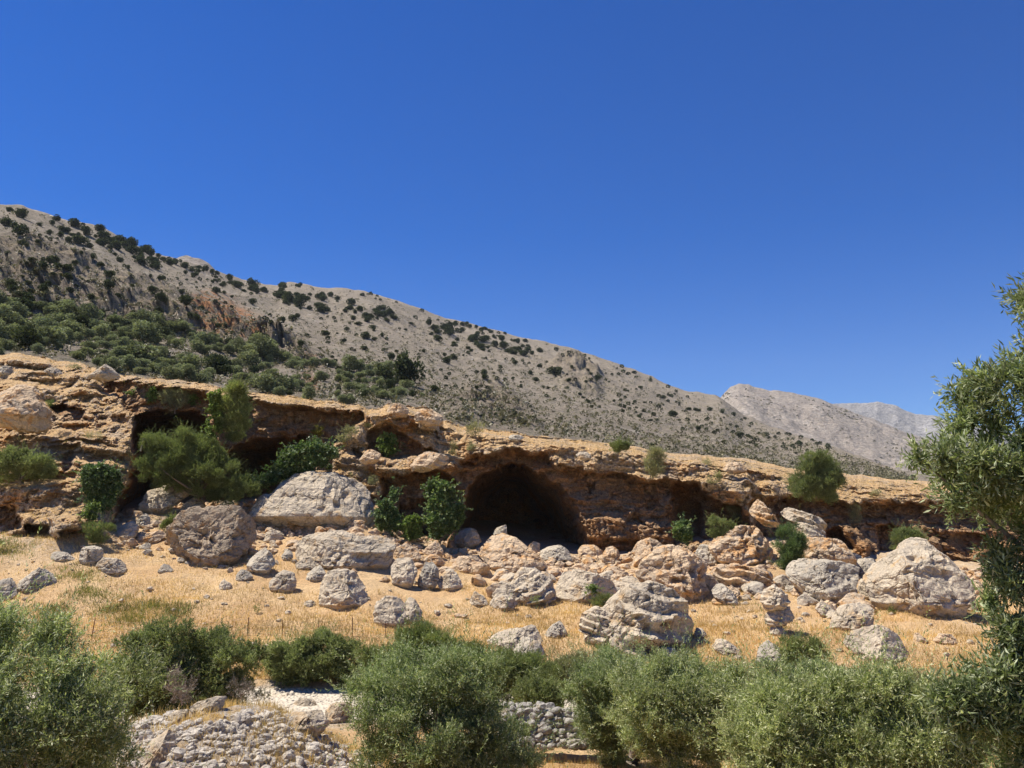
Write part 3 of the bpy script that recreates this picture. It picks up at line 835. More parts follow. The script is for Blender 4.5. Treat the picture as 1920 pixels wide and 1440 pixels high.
B("huge orange brown craggy boulder in front of the pillar", [(1203, 1082), (1212, 1058), (1235, 1040), (1265, 1030), (1290, 1028), (1318, 1042), (1330, 1062), (1312, 1082), (1322, 1110), (1340, 1133), (1315, 1142), (1270, 1128), (1225, 1104)], 'warm', lean=.35, thick=1.0, rough=1.3)
B("grey rounded rock on the right shoulder of the huge orange boulder", [(1308, 1038), (1320, 1020), (1337, 1025), (1348, 1045), (1343, 1068), (1320, 1062)], 'grey')
B("split pale boulder with a steep crest above the straw in the centre", [(960, 1102), (962, 1078), (975, 1062), (1000, 1072), (1030, 1090), (1039, 1112), (1030, 1137), (1000, 1143), (975, 1132)], 'pale', lean=.45, layers=.5, tilt=.5)
B("pale boulder forming the left flank of the split crest", [(925, 1117), (940, 1092), (965, 1094), (990, 1110), (992, 1132), (965, 1142), (935, 1132)], 'pale')
B("low white edged rock at the foot of the split crest", [(915, 1137), (925, 1120), (955, 1119), (966, 1132), (958, 1147), (922, 1147)], 'pale')
B("small pale rock left of the split crest in the straw", [(880, 1128), (890, 1112), (905, 1116), (914, 1132), (900, 1142)], 'pale')
B("wide pale boulder with a dark hollow below the cave mouth", [(1038, 1092), (1050, 1077), (1080, 1073), (1120, 1080), (1150, 1095), (1157, 1112), (1130, 1132), (1085, 1139), (1050, 1132)], 'pale', lean=.3)
B("dark sided rock between the wide hollow boulder and the huge orange boulder", [(1147, 1082), (1160, 1072), (1178, 1075), (1186, 1095), (1178, 1107), (1155, 1104)], 'warm', lean=.1)
B("grey leaning oblong stone right of the huge orange boulder", [(1338, 1102), (1345, 1093), (1360, 1097), (1378, 1115), (1392, 1130), (1380, 1139), (1357, 1133), (1342, 1119)], 'grey')
B("great layered boulder with dark ledges, most striking rock of the lower straw", [(1090, 1195), (1100, 1165), (1130, 1135), (1158, 1122), (1185, 1107), (1220, 1099), (1255, 1109), (1278, 1135), (1290, 1168), (1292, 1210), (1270, 1232), (1240, 1240), (1165, 1225), (1108, 1210)], 'pale', lean=.12, thick=.9, layers=.62, tilt=-.28)
B("tilted pale slab on the left flank of the great layered boulder", [(1087, 1182), (1095, 1152), (1115, 1143), (1147, 1145), (1164, 1165), (1161, 1186), (1130, 1191), (1100, 1187)], 'pale', layers=.7, tilt=-.3, lean=.4, Y=ground_hit(1120, 1200) - .9)
B("small white stone at the right foot of the great layered boulder", [(1236, 1227), (1245, 1215), (1262, 1214), (1275, 1228), (1265, 1239), (1245, 1240)], 'pale')
B("small pale stone at the left foot of the great layered boulder", [(1118, 1222), (1130, 1212), (1148, 1216), (1152, 1230), (1135, 1236)], 'pale')
B("wedge shaped boulder with a dark right face above the bushes", [(913, 1217), (922, 1197), (945, 1185), (975, 1182), (1005, 1172), (1014, 1200), (1010, 1214), (965, 1224), (930, 1224)], 'pale', lean=.5)
B("rough grey boulder in front of the dark faced wedge", [(953, 1232), (965, 1214), (985, 1200), (1010, 1210), (1023, 1232), (1010, 1250), (975, 1252)], 'grey', rough=1.2)
B("small pointed grey boulder alone left of the great layered boulder", [(1020, 1192), (1035, 1175), (1050, 1167), (1060, 1180), (1064, 1197), (1040, 1203), (1025, 1199)], 'grey')
B("small pale stone at the bush edge left of the dark faced wedge", [(870, 1225), (882, 1212), (897, 1216), (904, 1230), (888, 1238)], 'pale')
B("white jagged stone lying right of the great layered boulder", [(1335, 1212), (1345, 1200), (1362, 1202), (1390, 1222), (1388, 1235), (1365, 1233)], 'pale')
B("grey rounded stone beside the feathery shrub in the lower straw", [(1420, 1240), (1430, 1215), (1450, 1205), (1465, 1215), (1472, 1240), (1450, 1252)], 'grey')
B("tiny white pointed stone in the straw above the jagged stone", [(1303, 1192), (1308, 1178), (1318, 1180), (1330, 1194), (1318, 1198)], 'pale')
B("shaded rock at the left foot of the central cave's arch", [(852, 1010), (868, 990), (890, 992), (900, 1015), (885, 1030), (858, 1030)], 'warm', Y=79)
B("white lichen streaked rock at the cave's threshold", [(925, 1000), (935, 984), (948, 986), (950, 1006), (935, 1012)], 'grey', Y=80)
# right
B("thin layered pinnacle standing against the dark overhang", [(1408, 957), (1420, 942), (1430, 935), (1447, 960), (1464, 985), (1440, 986), (1420, 974)], 'warm', layers=.8, tilt=-.3, Y=73)
B("tall broken block below the layered pinnacle", [(1337, 1022), (1370, 1000), (1400, 985), (1425, 978), (1447, 1000), (1452, 1062), (1410, 1072), (1370, 1066), (1345, 1048)], 'warm', lean=.15, rough=1.6, Y=72, layers=.35, tilt=.35)
B("orange ledged mass under the tall broken block", [(1338, 1084), (1350, 1065), (1390, 1066), (1440, 1068), (1469, 1085), (1466, 1107), (1400, 1118), (1355, 1112)], 'warm', layers=.6, lean=.2, rough=1.3)
B("long tilted upper slab leaning down to the right under the big rim bush", [(1462, 952), (1480, 948), (1510, 960), (1540, 972), (1549, 992), (1520, 994), (1480, 972)], 'pale', Y=74.5, layers=.5, tilt=-.5)
B("middle tilted slab of the leaning stack on the right", [(1485, 990), (1498, 972), (1525, 982), (1556, 1002), (1552, 1016), (1510, 1014)], 'pale', Y=73.5, layers=.4, tilt=-.4)
B("broad tan lower slab of the leaning stack on the right", [(1500, 1028), (1515, 1008), (1560, 1014), (1590, 1014), (1610, 1045), (1604, 1064), (1550, 1060), (1510, 1050)], 'warm', Y=71.5, lean=.5)
B("big angular slab boulder with a dark underside left of the giant boulder", [(1477, 1062), (1495, 1050), (1540, 1055), (1590, 1060), (1612, 1068), (1617, 1100), (1607, 1127), (1567, 1140), (1530, 1132), (1502, 1100)], 'grey', lean=.35, thick=1.0)
B("giant pale grey boulder with a yellow stain on the right", [(1637, 1087), (1650, 1068), (1668, 1057), (1690, 1048), (1720, 1035), (1743, 1016), (1775, 1018), (1790, 1050), (1812, 1085), (1817, 1120), (1800, 1152), (1755, 1168), (1697, 1159), (1647, 1129)], 'pale', lean=.45, thick=.85, rough=.9, cuts=8)
B("roundish pale boulder in front of the giant boulder", [(1560, 1174), (1570, 1150), (1590, 1138), (1618, 1133), (1643, 1143), (1641, 1180), (1610, 1192), (1572, 1188)], 'pale', lean=.3)
B("bright white block boulder just above the olive tops on the right", [(1605, 1217), (1613, 1190), (1640, 1185), (1663, 1180), (1700, 1195), (1708, 1227), (1690, 1247), (1650, 1254), (1620, 1247)], 'pale', lean=.4, rough=.8)
B("small pale block left of the bright white block", [(1585, 1207), (1592, 1195), (1610, 1195), (1612, 1217), (1595, 1224)], 'pale')
B("top stone of the small stacked stone pillar", [(1429, 1127), (1440, 1108), (1460, 1098), (1475, 1110), (1483, 1128), (1465, 1143), (1440, 1143)], 'pale', layers=.5, Y=ground_hit(1460, 1190) + .1)
B("middle stone of the small stacked stone pillar", [(1435, 1158), (1450, 1142), (1485, 1140), (1491, 1158), (1470, 1172), (1443, 1172)], 'pale', layers=.4, Y=ground_hit(1460, 1190) + .05)
B("bottom stone of the small stacked stone pillar", [(1444, 1187), (1452, 1170), (1470, 1170), (1474, 1187), (1455, 1196)], 'grey', Y=ground_hit(1460, 1190))
B("dark knobbly rock between the angular slab and the giant boulder", [(1606, 1062), (1620, 1048), (1645, 1050), (1651, 1072), (1635, 1085), (1615, 1080)], 'grey')
B("pale rock wedged under the giant boulder's left edge", [(1612, 1110), (1622, 1088), (1640, 1092), (1645, 1118), (1628, 1130)], 'pale')
B("small white rocks lump under the angular slab boulder", [(1533, 1142), (1548, 1126), (1565, 1145), (1571, 1160), (1545, 1162)], 'pale')
B("small round rock at the right edge of the giant boulder", [(1806, 1137), (1820, 1121), (1833, 1130), (1831, 1147), (1812, 1150)], 'pale')
B("small tan rock in the shadow strip below the giant boulder", [(1712, 1200), (1722, 1188), (1736, 1190), (1742, 1202), (1728, 1208)], 'warm')
B("tan rock right of the shadow strip below the giant boulder", [(1752, 1203), (1768, 1190), (1790, 1192), (1798, 1206), (1775, 1212)], 'warm')
B("small tan rock between the layered block and the stone pillar", [(1484, 1112), (1494, 1100), (1508, 1106), (1506, 1118), (1492, 1122)], 'warm')
# on the left terraces
B("large grey tan boulder resting on the left terrace at the photo's edge", [(-40, 745), (-10, 722), (20, 716), (42, 725), (62, 745), (85, 770), (87, 790), (72, 807), (40, 806), (0, 795), (-40, 795)], 'warm', lean=.5, group="boulders on the cliff terraces", Y=72)
B("pale pyramid shaped rock on the cliff rim left of the big cave", [(160, 708), (170, 692), (180, 680), (198, 679), (214, 696), (224, 706), (200, 712)], 'pale', lean=.4, group="boulders on the cliff terraces", Y=85)
B("long low pale rock under the upper left ledge", [(74, 694), (85, 686), (105, 690), (118, 700), (108, 706), (85, 703)], 'pale', group="boulders on the cliff terraces")
B("small grey rock at the upper left edge of the terraces", [(-10, 700), (2, 685), (16, 686), (22, 698), (10, 706)], 'grey', group="boulders on the cliff terraces")
B("knobbly pale rock capping the rock tower between the caves", [(722, 775), (730, 758), (748, 755), (766, 764), (762, 780), (738, 784)], 'warm', group="boulders on the cliff terraces", Y=83, rough=1.3)
B("jutting tan rock on the right shoulder of the rock tower", [(776, 786), (786, 766), (808, 766), (828, 778), (828, 796), (798, 798)], 'warm', group="boulders on the cliff terraces", Y=82, rough=1.3)
B("tan ledge block below the jutting rock of the tower", [(758, 868), (772, 852), (800, 846), (838, 856), (836, 870), (795, 884), (766, 880)], 'warm', group="boulders on the cliff terraces", Y=75, layers=.4)
B("rounded tan stone at the left of the tower hollow", [(668, 858), (676, 844), (694, 842), (712, 850), (708, 866), (684, 870)], 'warm', group="boulders on the cliff terraces", Y=76)
B("flat grey stones on the rim above the central cave", [(948, 822), (958, 815), (975, 815), (982, 821), (968, 828)], 'grey', group="boulders on the cliff terraces", Y=82)
B("squat pale rock on the rim right of the central cave", [(1078, 852), (1090, 846), (1105, 848), (1110, 858), (1095, 864)], 'pale', group="boulders on the cliff terraces", Y=80)
B("brown rock lip on the rim near the grey shrubs", [(1356, 880), (1366, 868), (1390, 866), (1402, 876), (1396, 886), (1370, 888)], 'warm', group="boulders on the cliff terraces", Y=84)

# middling rocks of the talus: copies of a few, each a thing of its own
def talus_rocks():
    rs = np.random.RandomState(41)
    protos = []
    V0, F0 = ico(4)
    for k in range(6):
        P = V0.copy()
        for _ in range(9):
            n = norm(rs.normal(size=3)); hgt = rs.uniform(.55, .85); d = P @ n - hgt
            P = P - n * np.where(d > 0, d * .9, 0)[:, None]
        d = fbm(P * 1.6 + k * 7, 4, 700, .55, True) * .14 + fbm(P * 6 + k, 3, 710, .6) * .05
        P = P * (1 + d)[:, None] * np.array([1.2, 1.0, .8])
        ms = []
        for mt in ('warm', 'pale', 'grey'):
            o = mesh_obj("talus_rock", P, F0, M[mt], loc=(0, 0, 0), smooth=True); ms.append(o.data); bpy.data.objects.remove(o)
        protos.append(ms)
    zone = [(200, 1010), (470, 1000), (560, 1010), (720, 1030), (900, 1070), (1000, 1070), (1200, 1050), (1400, 1090), (1620, 1120), (1640, 1150), (1500, 1110), (1330, 1110), (1200, 1110), (1050, 1105), (900, 1115), (720, 1090), (560, 1070), (450, 1085), (250, 1045)]
    heap = np.array([(880, 1075), (1050, 1060), (1190, 1060), (1340, 1075), (1480, 1090), (1620, 1110), (1640, 1165), (1540, 1160), (1440, 1125), (1330, 1130), (1200, 1120), (1050, 1125), (900, 1120)], float)
    Z = np.array(zone, float); n = 0
    while n < 205:
        if n == 125: Z = heap
        p = Z.min(0) + (Z.max(0) - Z.min(0)) * rs.rand(2)
        if poly_sdf(Z, p[:1], p[1:])[0] > 0: continue
        Y = ground_hit(p[0], p[1])
        if Y is None: continue
        c = at(p[0], p[1], Y); wide = rs.uniform(9, 36 if p[0] > 850 else 22) * (1 if p[0] > 700 else .75)
        if n >= 125: wide = rs.uniform(16, 46)
        r = .5 * wide * Y / F
        k = 0 if (p[1] < 1090 and p[0] > 650 and rs.rand() < .65) else rs.randint(0, 3)
        o = bpy.data.objects.new("talus_rock", protos[rs.randint(6)][k]); COL.objects.link(o)
        o.location = [float(c[0]), float(c[1]), float(c[2]) + r * .25]; o.scale = (r, r, r * rs.uniform(.8, 1.2))
        o.rotation_euler = (rs.uniform(-.4, .4), rs.uniform(-.4, .4), rs.uniform(0, 6.28))
        tag(o, ["small orange tan rock in the rubble slope below the caves", "small pale rock in the rubble slope below the caves", "small grey rock in the rubble slope below the caves"][k], "rock", ["orange tan rocks of the rubble slope", "pale rocks of the rubble slope", "grey rocks of the rubble slope"][k])
        n += 1
talus_rocks()
# loose stones nobody could count: scattered over the talus and the straw
def stones(name, n, sampler, r0, r1, mat, seed, sub=1, sink=.25, flat=.7):
    rs = np.random.RandomState(seed)
    V0, F0 = ico(sub)
    xy = sampler(rs, n); n = len(xy)
    z = ground_z(xy[:, 0], xy[:, 1])
    r = r0 * (r1 / r0) ** (rs.rand(n) ** 2.2)
    A = rs.rand(n) * 6.28; ca, sa = np.cos(A), np.sin(A)
    s = np.stack([rs.uniform(.7, 1.3, n), rs.uniform(.7, 1.3, n), rs.uniform(.5, .9, n) * flat / .7], 1) * r[:, None]
    jit = 1 + rs.uniform(-.25, .25, (n, len(V0)))
    P = V0[None] * jit[..., None] * s[:, None]
    X = P[..., 0] * ca[:, None] - P[..., 1] * sa[:, None]; Yy = P[..., 0] * sa[:, None] + P[..., 1] * ca[:, None]
    P = np.stack([X, Yy, P[..., 2]], -1) + np.stack([xy[:, 0], xy[:, 1], z + r * (.5 - sink) * .6], 1)[:, None]
    Fc = (F0[None] + (np.arange(n) * len(V0))[:, None, None]).reshape(-1, 3)
    return tag(mesh_obj(name, P.reshape(-1, 3), Fc, mat), kind="stuff")
def talus(rs, n):
    y = 54 + 26 * rs.rand(n) ** .6; x = rs.uniform(-48, 48, n)
    k = fbm(np.stack([x * .25, y * .25, x * 0], -1), 3, 77) + 1.1 * sstep(60, 74, y) - .35
    m = k > rs.uniform(-.1, 1.1, n)
    return np.stack([x, y], 1)[m]
stones("loose_stones", 16000, talus, .045, .55, M['warm'], 5)
def field(rs, n): return np.stack([rs.uniform(-42, 42, n), rs.uniform(46, 60, n)], 1)
stones("scattered_pebbles", 500, field, .04, .26, M['pale'], 6)
def river(rs, n): return np.stack([rs.uniform(-22, 16, n), 41 + rs.uniform(-3.6, 3.4, n)], 1)
stones("river_cobbles", 2500, river, .03, .20, M['gravel'], 7)
def mound(rs, n):
    x = rs.normal(-8.3, 2.6, n); y = rs.normal(25, 3.2, n)
    k = fbm(np.stack([x * .5, y * .5, x * 0], -1), 3, 78)
    return np.stack([x, y], 1)[k > -.1]
stones("mound_gravel", 6000, mound, .025, .16, M['rubble'], 8)

# ---------------------------------------------------------------- foliage
def clumped(poly, r, n, rs, flat, rc):
    """lobes gathered on a few big rounded boughs, with hollows between them"""
    nb = max(6, int(n / 7))
    big = lobes_in(poly, rc * .8, nb * 4, rs, flat)
    keep = []
    for b in big:
        if all((b[0] - q[0]) ** 2 + (b[1] - q[1]) ** 2 + (b[2] - q[2]) ** 2 * .5 > (.62 * rc) ** 2 for q in keep): keep.append(b)
    keep = np.array(keep)
    out = []
    per = max(7, int(math.ceil(n * 1.6 / len(keep))))
    for b in keep:
        d = norm(rs.normal(size=(per, 3)) + np.array([0, -.35, -.45]))      # px x, px y (down), depth: up and towards us
        d = np.stack([d[:, 0], d[:, 2] * 1.0, d[:, 1]], 1)
        R = min(rc * rs.uniform(.7, 1.05), b[3] * 1.5 + 4)
        for v in d:
            k = rs.uniform(.55, .95)
            out.append((b[0] + v[0] * R * k, b[1] + v[1] * R * .85 * k, b[2] + v[2] * R * k, r * rs.uniform(.55, 1.1)))
    return np.array(out)

def lobes_in(poly, r, n, rs, flat=.8, dmax=None):
    """lobe centres (px, py, depth in px) inside an outline, spread through its thickness"""
    poly = np.array(poly, float)
    mn, mx = poly.min(0), poly.max(0)
    out = []
    half = .5 * min(mx[0] - mn[0], (mx[1] - mn[1]) * 1.3)
    tries = 0
    while len(out) < n and tries < n * 60:
        tries += 1
        p = mn + (mx - mn) * rs.rand(2)
        sd = -float(poly_sdf(poly, p[0:1], p[1:2])[0])
        if sd < r * .38: continue
        u = min(sd / half, 1)
        t = half * flat * math.sqrt(max(0, 1 - (1 - u) ** 2))
        if dmax: t = min(t, dmax)
        # most of them towards the visible skin
        d = t * (rs.uniform(-1, 1) if rs.rand() < .4 else -rs.uniform(.55, 1))
        rr = min(r * rs.uniform(.65, 1.25), max(sd * 1.15, r * .55))
        out.append((p[0], p[1], d, rr))
    out = np.array(out)
    k = rs.rand(len(out)) < .16
    ctr = poly.mean(0)
    v = out[:, :2] - ctr
    out[k, :2] += v[k] / (np.linalg.norm(v[k], axis=1, keepdims=True) + 1e-6) * r * .5
    out[k, 3] *= .6
    return out

def leaves(O, Dv, L, K, ll, lw, rs, spread=.8, tone=None, curl=.25, pair=True):
    """shoots (origin, direction, length) with K leaves each -> V, F, rnd, tone"""
    n = len(O)
    t = (np.arange(K)[None, :] + rs.uniform(.1, .9, (n, K))) / K
    pos = O[:, None] + Dv[:, None] * (L[:, None] * t)[..., None]
    ref = norm(rs.normal(size=(n, 1, 3)) + 0 * pos)
    side = norm(np.cross(Dv[:, None] + 0 * pos, rs.normal(size=(n, K, 3))))
    ld = norm(Dv[:, None] * (1 - .35 * spread) + side * spread + rs.normal(size=(n, K, 3)) * .22)
    nn = norm(np.cross(ld, rs.normal(size=(n, K, 3)) * .6 + np.cross(ld, [0, 0, 1.0]) ))
    wv = norm(np.cross(ld, nn))
    s = rs.uniform(.7, 1.2, (n, K, 1)) * ll
    w = lw * rs.uniform(.75, 1.25, (n, K, 1)) * .5
    a = pos; b = pos + ld * s * .45 + wv * w + nn * s * .03; d = pos + ld * s * .45 - wv * w + nn * s * .03
    c = pos + ld * s - nn * s * curl * rs.uniform(-.3, 1, (n, K, 1))
    V = np.stack([a, b, c, d], 2).reshape(-1, 3)
    m = n * K
    Fc = np.arange(m * 4).reshape(m, 4)
    rnd = np.repeat(rs.rand(m), 4)
    tn = np.repeat(np.broadcast_to((tone if tone is not None else np.full(n, .5))[:, None], (n, K)).ravel(), 4)
    return V, Fc, rnd, tn

STYLE = {  # shoot length, leaves per shoot, leaf length, leaf width (m), spread, upward pull, droop
    'olive':    (.42, 18, .075, .017, .75, .45),
    'tamarisk': (.45, 14, .16, .028, .38, .55),
    'bush':     (.30, 14, .085, .034, .80, .40),
    'broad':    (.28, 8, .17, .13, .95, .15),
    'vine':     (.30, 10, .13, .11, .95, -.35),
    'twig':     (.55, 9, .26, .016, .38, .35),
}
def foliage(poly, Y, style, density, rs, lobe_px, nlobes, scale=1.0, flat=.8, dmax=None, clump=0, core=0):
    """leaf geometry in world space for an outline in pixels at forward distance Y"""
    L0, K, ll, lw, spread, up = STYLE[style]
    lb = clumped(poly, lobe_px, nlobes, rs, flat, clump) if clump else lobes_in(poly, lobe_px, nlobes, rs, flat, dmax)
    m = Y / F
    C = at(lb[:, 0], lb[:, 1], Y)
    C = C + (lb[:, 2] * m)[:, None] * np.array([0, 1, 0])
    R = lb[:, 3] * m
    area = (R ** 2)
    cnt = np.maximum(3, (area * 9 * density)).astype(int)
    idx = np.repeat(np.arange(len(C)), cnt)
    n = len(idx)
    d = rs.normal(size=(n, 3)); d[:, 2] = d[:, 2] * .9 + .25
    d = norm(d)
    rr = R[idx] * (rs.uniform(.05, .5, n) if core else rs.uniform(.45, 1.0, n) ** .6)
    O = C[idx] + d * rr[:, None] * np.array([1, 1, .85])
    tone_l = rs.rand(len(C))
    Dv = norm(d * .9 + np.array([0, 0, up]) + rs.normal(size=(n, 3)) * .35)
    Ls = L0 * scale * rs.uniform(.5, 1.2, n)
    O = O - Dv * (Ls * .6)[:, None]
    long = rs.rand(n) < (.05 if Y > 9 else 0)
    Ls = np.where(long, Ls * 1.8, Ls); O = O + Dv * (np.where(long, .9, 0) * Ls)[:, None]
    V, Fc, r, t = leaves(O, Dv, Ls, K, ll * scale, lw * scale, rs, spread, np.clip(tone_l[idx] * .8 + rs.uniform(0, .2, n), 0, 1))
    return V, Fc, r, t, C, R

def stems(base, C, R, rs, r0, nl=9, trunk=None, wig=.12):
    """a short trunk forking into limbs that reach the lobes"""
    paths = []
    C = C[rs.permutation(len(C))[:nl]]
    base = np.asarray(base, float)
    top = base + (C.mean(0) - base) * .35 if trunk is None else np.asarray(trunk, float)
    n = 7
    P = base + (top - base) * np.linspace(0, 1, n)[:, None]
    h = np.linalg.norm(top - base)
    P[1:-1] += rs.normal(size=(n - 2, 3)) * h * .05
    paths.append((P, r0 * np.linspace(1.25, .8, n)))
    for c in C:
        a = P[rs.randint(3, n)]
        mid = a + (c - a) * .5 + rs.normal(size=3) * np.linalg.norm(c - a) * wig
        t = np.linspace(0, 1, 8)[:, None]
        Q = a * (1 - t) ** 2 + 2 * mid * t * (1 - t) + c * t ** 2
        paths.append((Q, r0 * .55 * np.linspace(1, .16, 8)))
    return tubes(paths, 7)

def ell(cx, cy, w, h, n=14, seed=0, j=.10):
    rs = np.random.RandomState(seed + int(cx + cy))
    return [(cx + w * .5 * math.cos(a) * (1 + rs.uniform(-j, j)), cy + h * .5 * math.sin(a) * (1 + rs.uniform(-j, j))) for a in np.arange(n) * 2 * math.pi / n]

_seed = [100]
def plant(name, cat, label, poly, Y, style, mat, density=30, lobe=None, n=None, scale=1.0, flat=.8, dmax=None, stem=True, base=None, r0=None, group=None, parts=('foliage', 'stem'), trunk=None, nl=9, clump=0, core=0, stem_mat='bark'):
    _seed[0] += 1
    rs = np.random.RandomState(_seed[0])
    pa = np.array(poly, float); w, h = pa.max(0) - pa.min(0)
    lobe = lobe or max(4, .2 * min(w, h))
    n = n or int(1.5 * w * h / (lobe * lobe * 2.2)) + 4
    V, Fc, r, t, C, R = foliage(poly, Y, style, density, rs, lobe, n, scale, flat, dmax, clump, core)
    if base is None:
        b = at(pa[:, 0].mean(), pa[:, 1].max() - .04 * h, Y)
        base = b
    if not stem:
        return tag(mesh_obj(name, V, Fc, M[mat], loc=base, attrs={"rnd": r, "tone": t}), label, cat, group)
    root = thing(name, label, cat, base, group)
    mesh_obj(parts[0], V, Fc, M[mat], parent=root, attrs={"rnd": r, "tone": t})
    wd = w * Y / F
    SV, SF = stems(base, C, R, rs, r0 or max(.03, wd * .022), nl, trunk)
    mesh_obj(parts[1], SV, SF, M[stem_mat], parent=root, smooth=True)
    return root

def cd(px, py, off=.8):
    d = surface(px, py)
    return d - off

G = "shrubs growing on the cliff and talus"
plant("shrub", "shrub", "big rounded dark green shrub filling the foot of the left cave", [(272, 838), (290, 822), (330, 812), (370, 808), (392, 822), (415, 848), (445, 868), (470, 895), (486, 920), (470, 935), (430, 942), (395, 930), (350, 918), (300, 912), (272, 905), (266, 870)], 73.7, 'tamarisk', 'tamarisk', 44, lobe=11, n=190, scale=.85, flat=.7, clump=24, group=G)
plant("fig_bush", "bush", "glossy dark fig bush in the shade above the enormous domed slab", [(515, 885), (530, 858), (560, 835), (590, 822), (622, 838), (634, 850), (612, 880), (580, 893), (545, 898), (505, 920), (478, 925), (482, 900)], 77.5, 'broad', 'fig', 30, lobe=13, n=70, scale=1.3, group=G)
plant("ivy_column", "climber", "dark ivy smothering a rock column left of the big cave", [(158, 875), (185, 864), (212, 876), (228, 888), (226, 925), (215, 960), (190, 968), (168, 970), (160, 940)], cd(190, 930, .9), 'vine', 'fig', 40, lobe=13, n=60, scale=1.1, flat=.5, stem=False, group=G)
plant("ivy_patch", "climber", "bright green ivy patch at the foot of the dark ivy column", ell(172, 960, 26, 48), cd(172, 968, 1.2), 'vine', 'vine', 26, lobe=8, scale=1.0, stem=False, group=G)
plant("shrub", "shrub", "wide straggly shrub mass at the left edge above a small cave", [(-60, 850), (-10, 842), (30, 838), (62, 842), (85, 850), (110, 862), (122, 888), (95, 905), (60, 900), (20, 908), (-60, 915)], cd(50, 905, .9), 'bush', 'bush', 32, lobe=13, n=90, scale=1.2, group=G)
plant("shrub", "shrub", "small fresh green shrub casting a shadow at the left cliff foot", ell(185, 998, 58, 50), surface(185, 1018), 'tamarisk', 'tamarisk', 44, lobe=9, scale=.75, group=G)
plant("shrub", "shrub", "narrow green shrub squeezed left of the brown conglomerate boulder", [(300, 1000), (302, 985), (318, 970), (337, 962), (336, 980), (322, 998), (308, 1006)], 67.5, 'tamarisk', 'tamarisk', 44, lobe=7, scale=.7, group=G)
plant("rim_shrub", "shrub", "wispy olive green shrub hanging over the cave rim", [(418, 770), (420, 735), (438, 712), (458, 716), (468, 740), (470, 775), (465, 810), (445, 838), (428, 830), (418, 800)], 75.5, 'tamarisk', 'bush', 44, lobe=11, n=70, scale=.95, group=G)
plant("climbing_vine", "climber", "bright green vine curtain dangling beside the wispy rim shrub", [(388, 752), (396, 730), (415, 726), (422, 745), (418, 780), (412, 815), (400, 835), (388, 808), (392, 780)], 75.0, 'vine', 'vine', 34, lobe=9, n=36, scale=1.0, flat=.5, stem=False, group=G)
plant("climbing_vine", "climber", "yellowish vine tuft below the vine curtain on the cave pillar", ell(397, 818, 26, 44), 74.2, 'vine', 'vine', 24, lobe=8, scale=1.0, stem=False, group=G)
plant("hanging_plant", "plant", "round bright green hanging plant high in the left cave roof", ell(286, 741, 24, 28), cd(286, 741, .5), 'vine', 'vine', 30, lobe=7, scale=.9, stem=False, group=G)
plant("hanging_plant", "plant", "bright green hanging plant right of the grey dangling shrub", ell(364, 750, 24, 24), cd(364, 750, .5), 'vine', 'vine', 28, lobe=7, scale=.9, stem=False, group=G)
plant("hanging_plant", "plant", "tiny green tuft at the left end of the cave roof", ell(245, 737, 18, 12), cd(245, 737, .5), 'vine', 'vine', 22, lobe=4, scale=.8, stem=False, group=G)
plant("dangling_shrub", "shrub", "grey twiggy shrub dangling from the left cave roof", [(302, 735), (318, 722), (338, 722), (358, 738), (355, 765), (335, 778), (315, 770), (302, 755)], cd(330, 745, .8), 'twig', 'greyshrub', 30, lobe=10, n=26, scale=.8, group=G)
plant("yellow_tuft", "plant", "small yellow flowering tuft in the right part of the left cave", ell(597, 808, 26, 24), cd(597, 815, .6), 'bush', 'yellow', 40, lobe=7, stem=False, group=G)
plant("shrub", "shrub", "sparse grey green shrub on the slope left of the rock tower", [(628, 825), (640, 805), (655, 792), (675, 788), (672, 812), (655, 828), (640, 836)], cd(652, 822, .9), 'tamarisk', 'greyshrub', 18, lobe=8, n=20, scale=.9, group=G)
plant("hanging_plant", "plant", "leafy green plant hanging in the hollow of the rock tower", [(704, 832), (715, 815), (735, 812), (746, 828), (744, 848), (730, 858), (716, 848)], cd(725, 832, 1.0), 'vine', 'vine', 26, lobe=9, n=22, scale=1.25, stem=False, group=G)
plant("climbing_vine", "climber", "tall thin vine on the shaded wall below the rock tower", [(730, 900), (745, 893), (748, 920), (744, 950), (735, 945), (732, 920)], 74.8, 'vine', 'fig', 26, lobe=6, n=16, scale=1.1, stem=False, group=G)
plant("climber_mass", "climber", "tangled dark green climbers on the shaded wall left of the fig tree", [(704, 965), (712, 940), (728, 935), (742, 955), (752, 975), (748, 1000), (728, 1005), (708, 995)], 73.6, 'broad', 'fig', 22, lobe=10, n=34, scale=1.15, stem=False, group=G)
plant("climber_mass", "climber", "bright green vine cushion low on the shaded wall", [(752, 985), (765, 965), (785, 963), (792, 985), (788, 1008), (770, 1014), (754, 1006)], 73.3, 'vine', 'vine', 30, lobe=10, n=30, scale=1.1, stem=False, group=G)
plant("fig_tree", "tree", "fig tree standing at the left edge of the central cave mouth", [(800, 920), (810, 905), (825, 897), (845, 908), (858, 930), (872, 950), (870, 975), (860, 990), (840, 998), (825, 1010), (808, 1004), (800, 985), (806, 955)], 74.0, 'broad', 'fig', 26, lobe=13, n=60, scale=1.35, group=G, parts=('crown', 'trunk'), base=at(822, 1030, 74))
plant("rim_shrub", "shrub", "sparse little tree on the rim above the central cave's left side", [(872, 805), (880, 792), (895, 786), (912, 792), (912, 812), (895, 822), (878, 818)], 81.0, 'tamarisk', 'greyshrub', 16, lobe=8, n=16, scale=.9, group=G, base=at(896, 832, 81))
plant("tuft", "plant", "grey green tuft on the tower's right flank", ell(848, 840, 20, 36), cd(848, 848, .6), 'tamarisk', 'greyshrub', 20, lobe=6, n=12, scale=.8, stem=False, group=G)
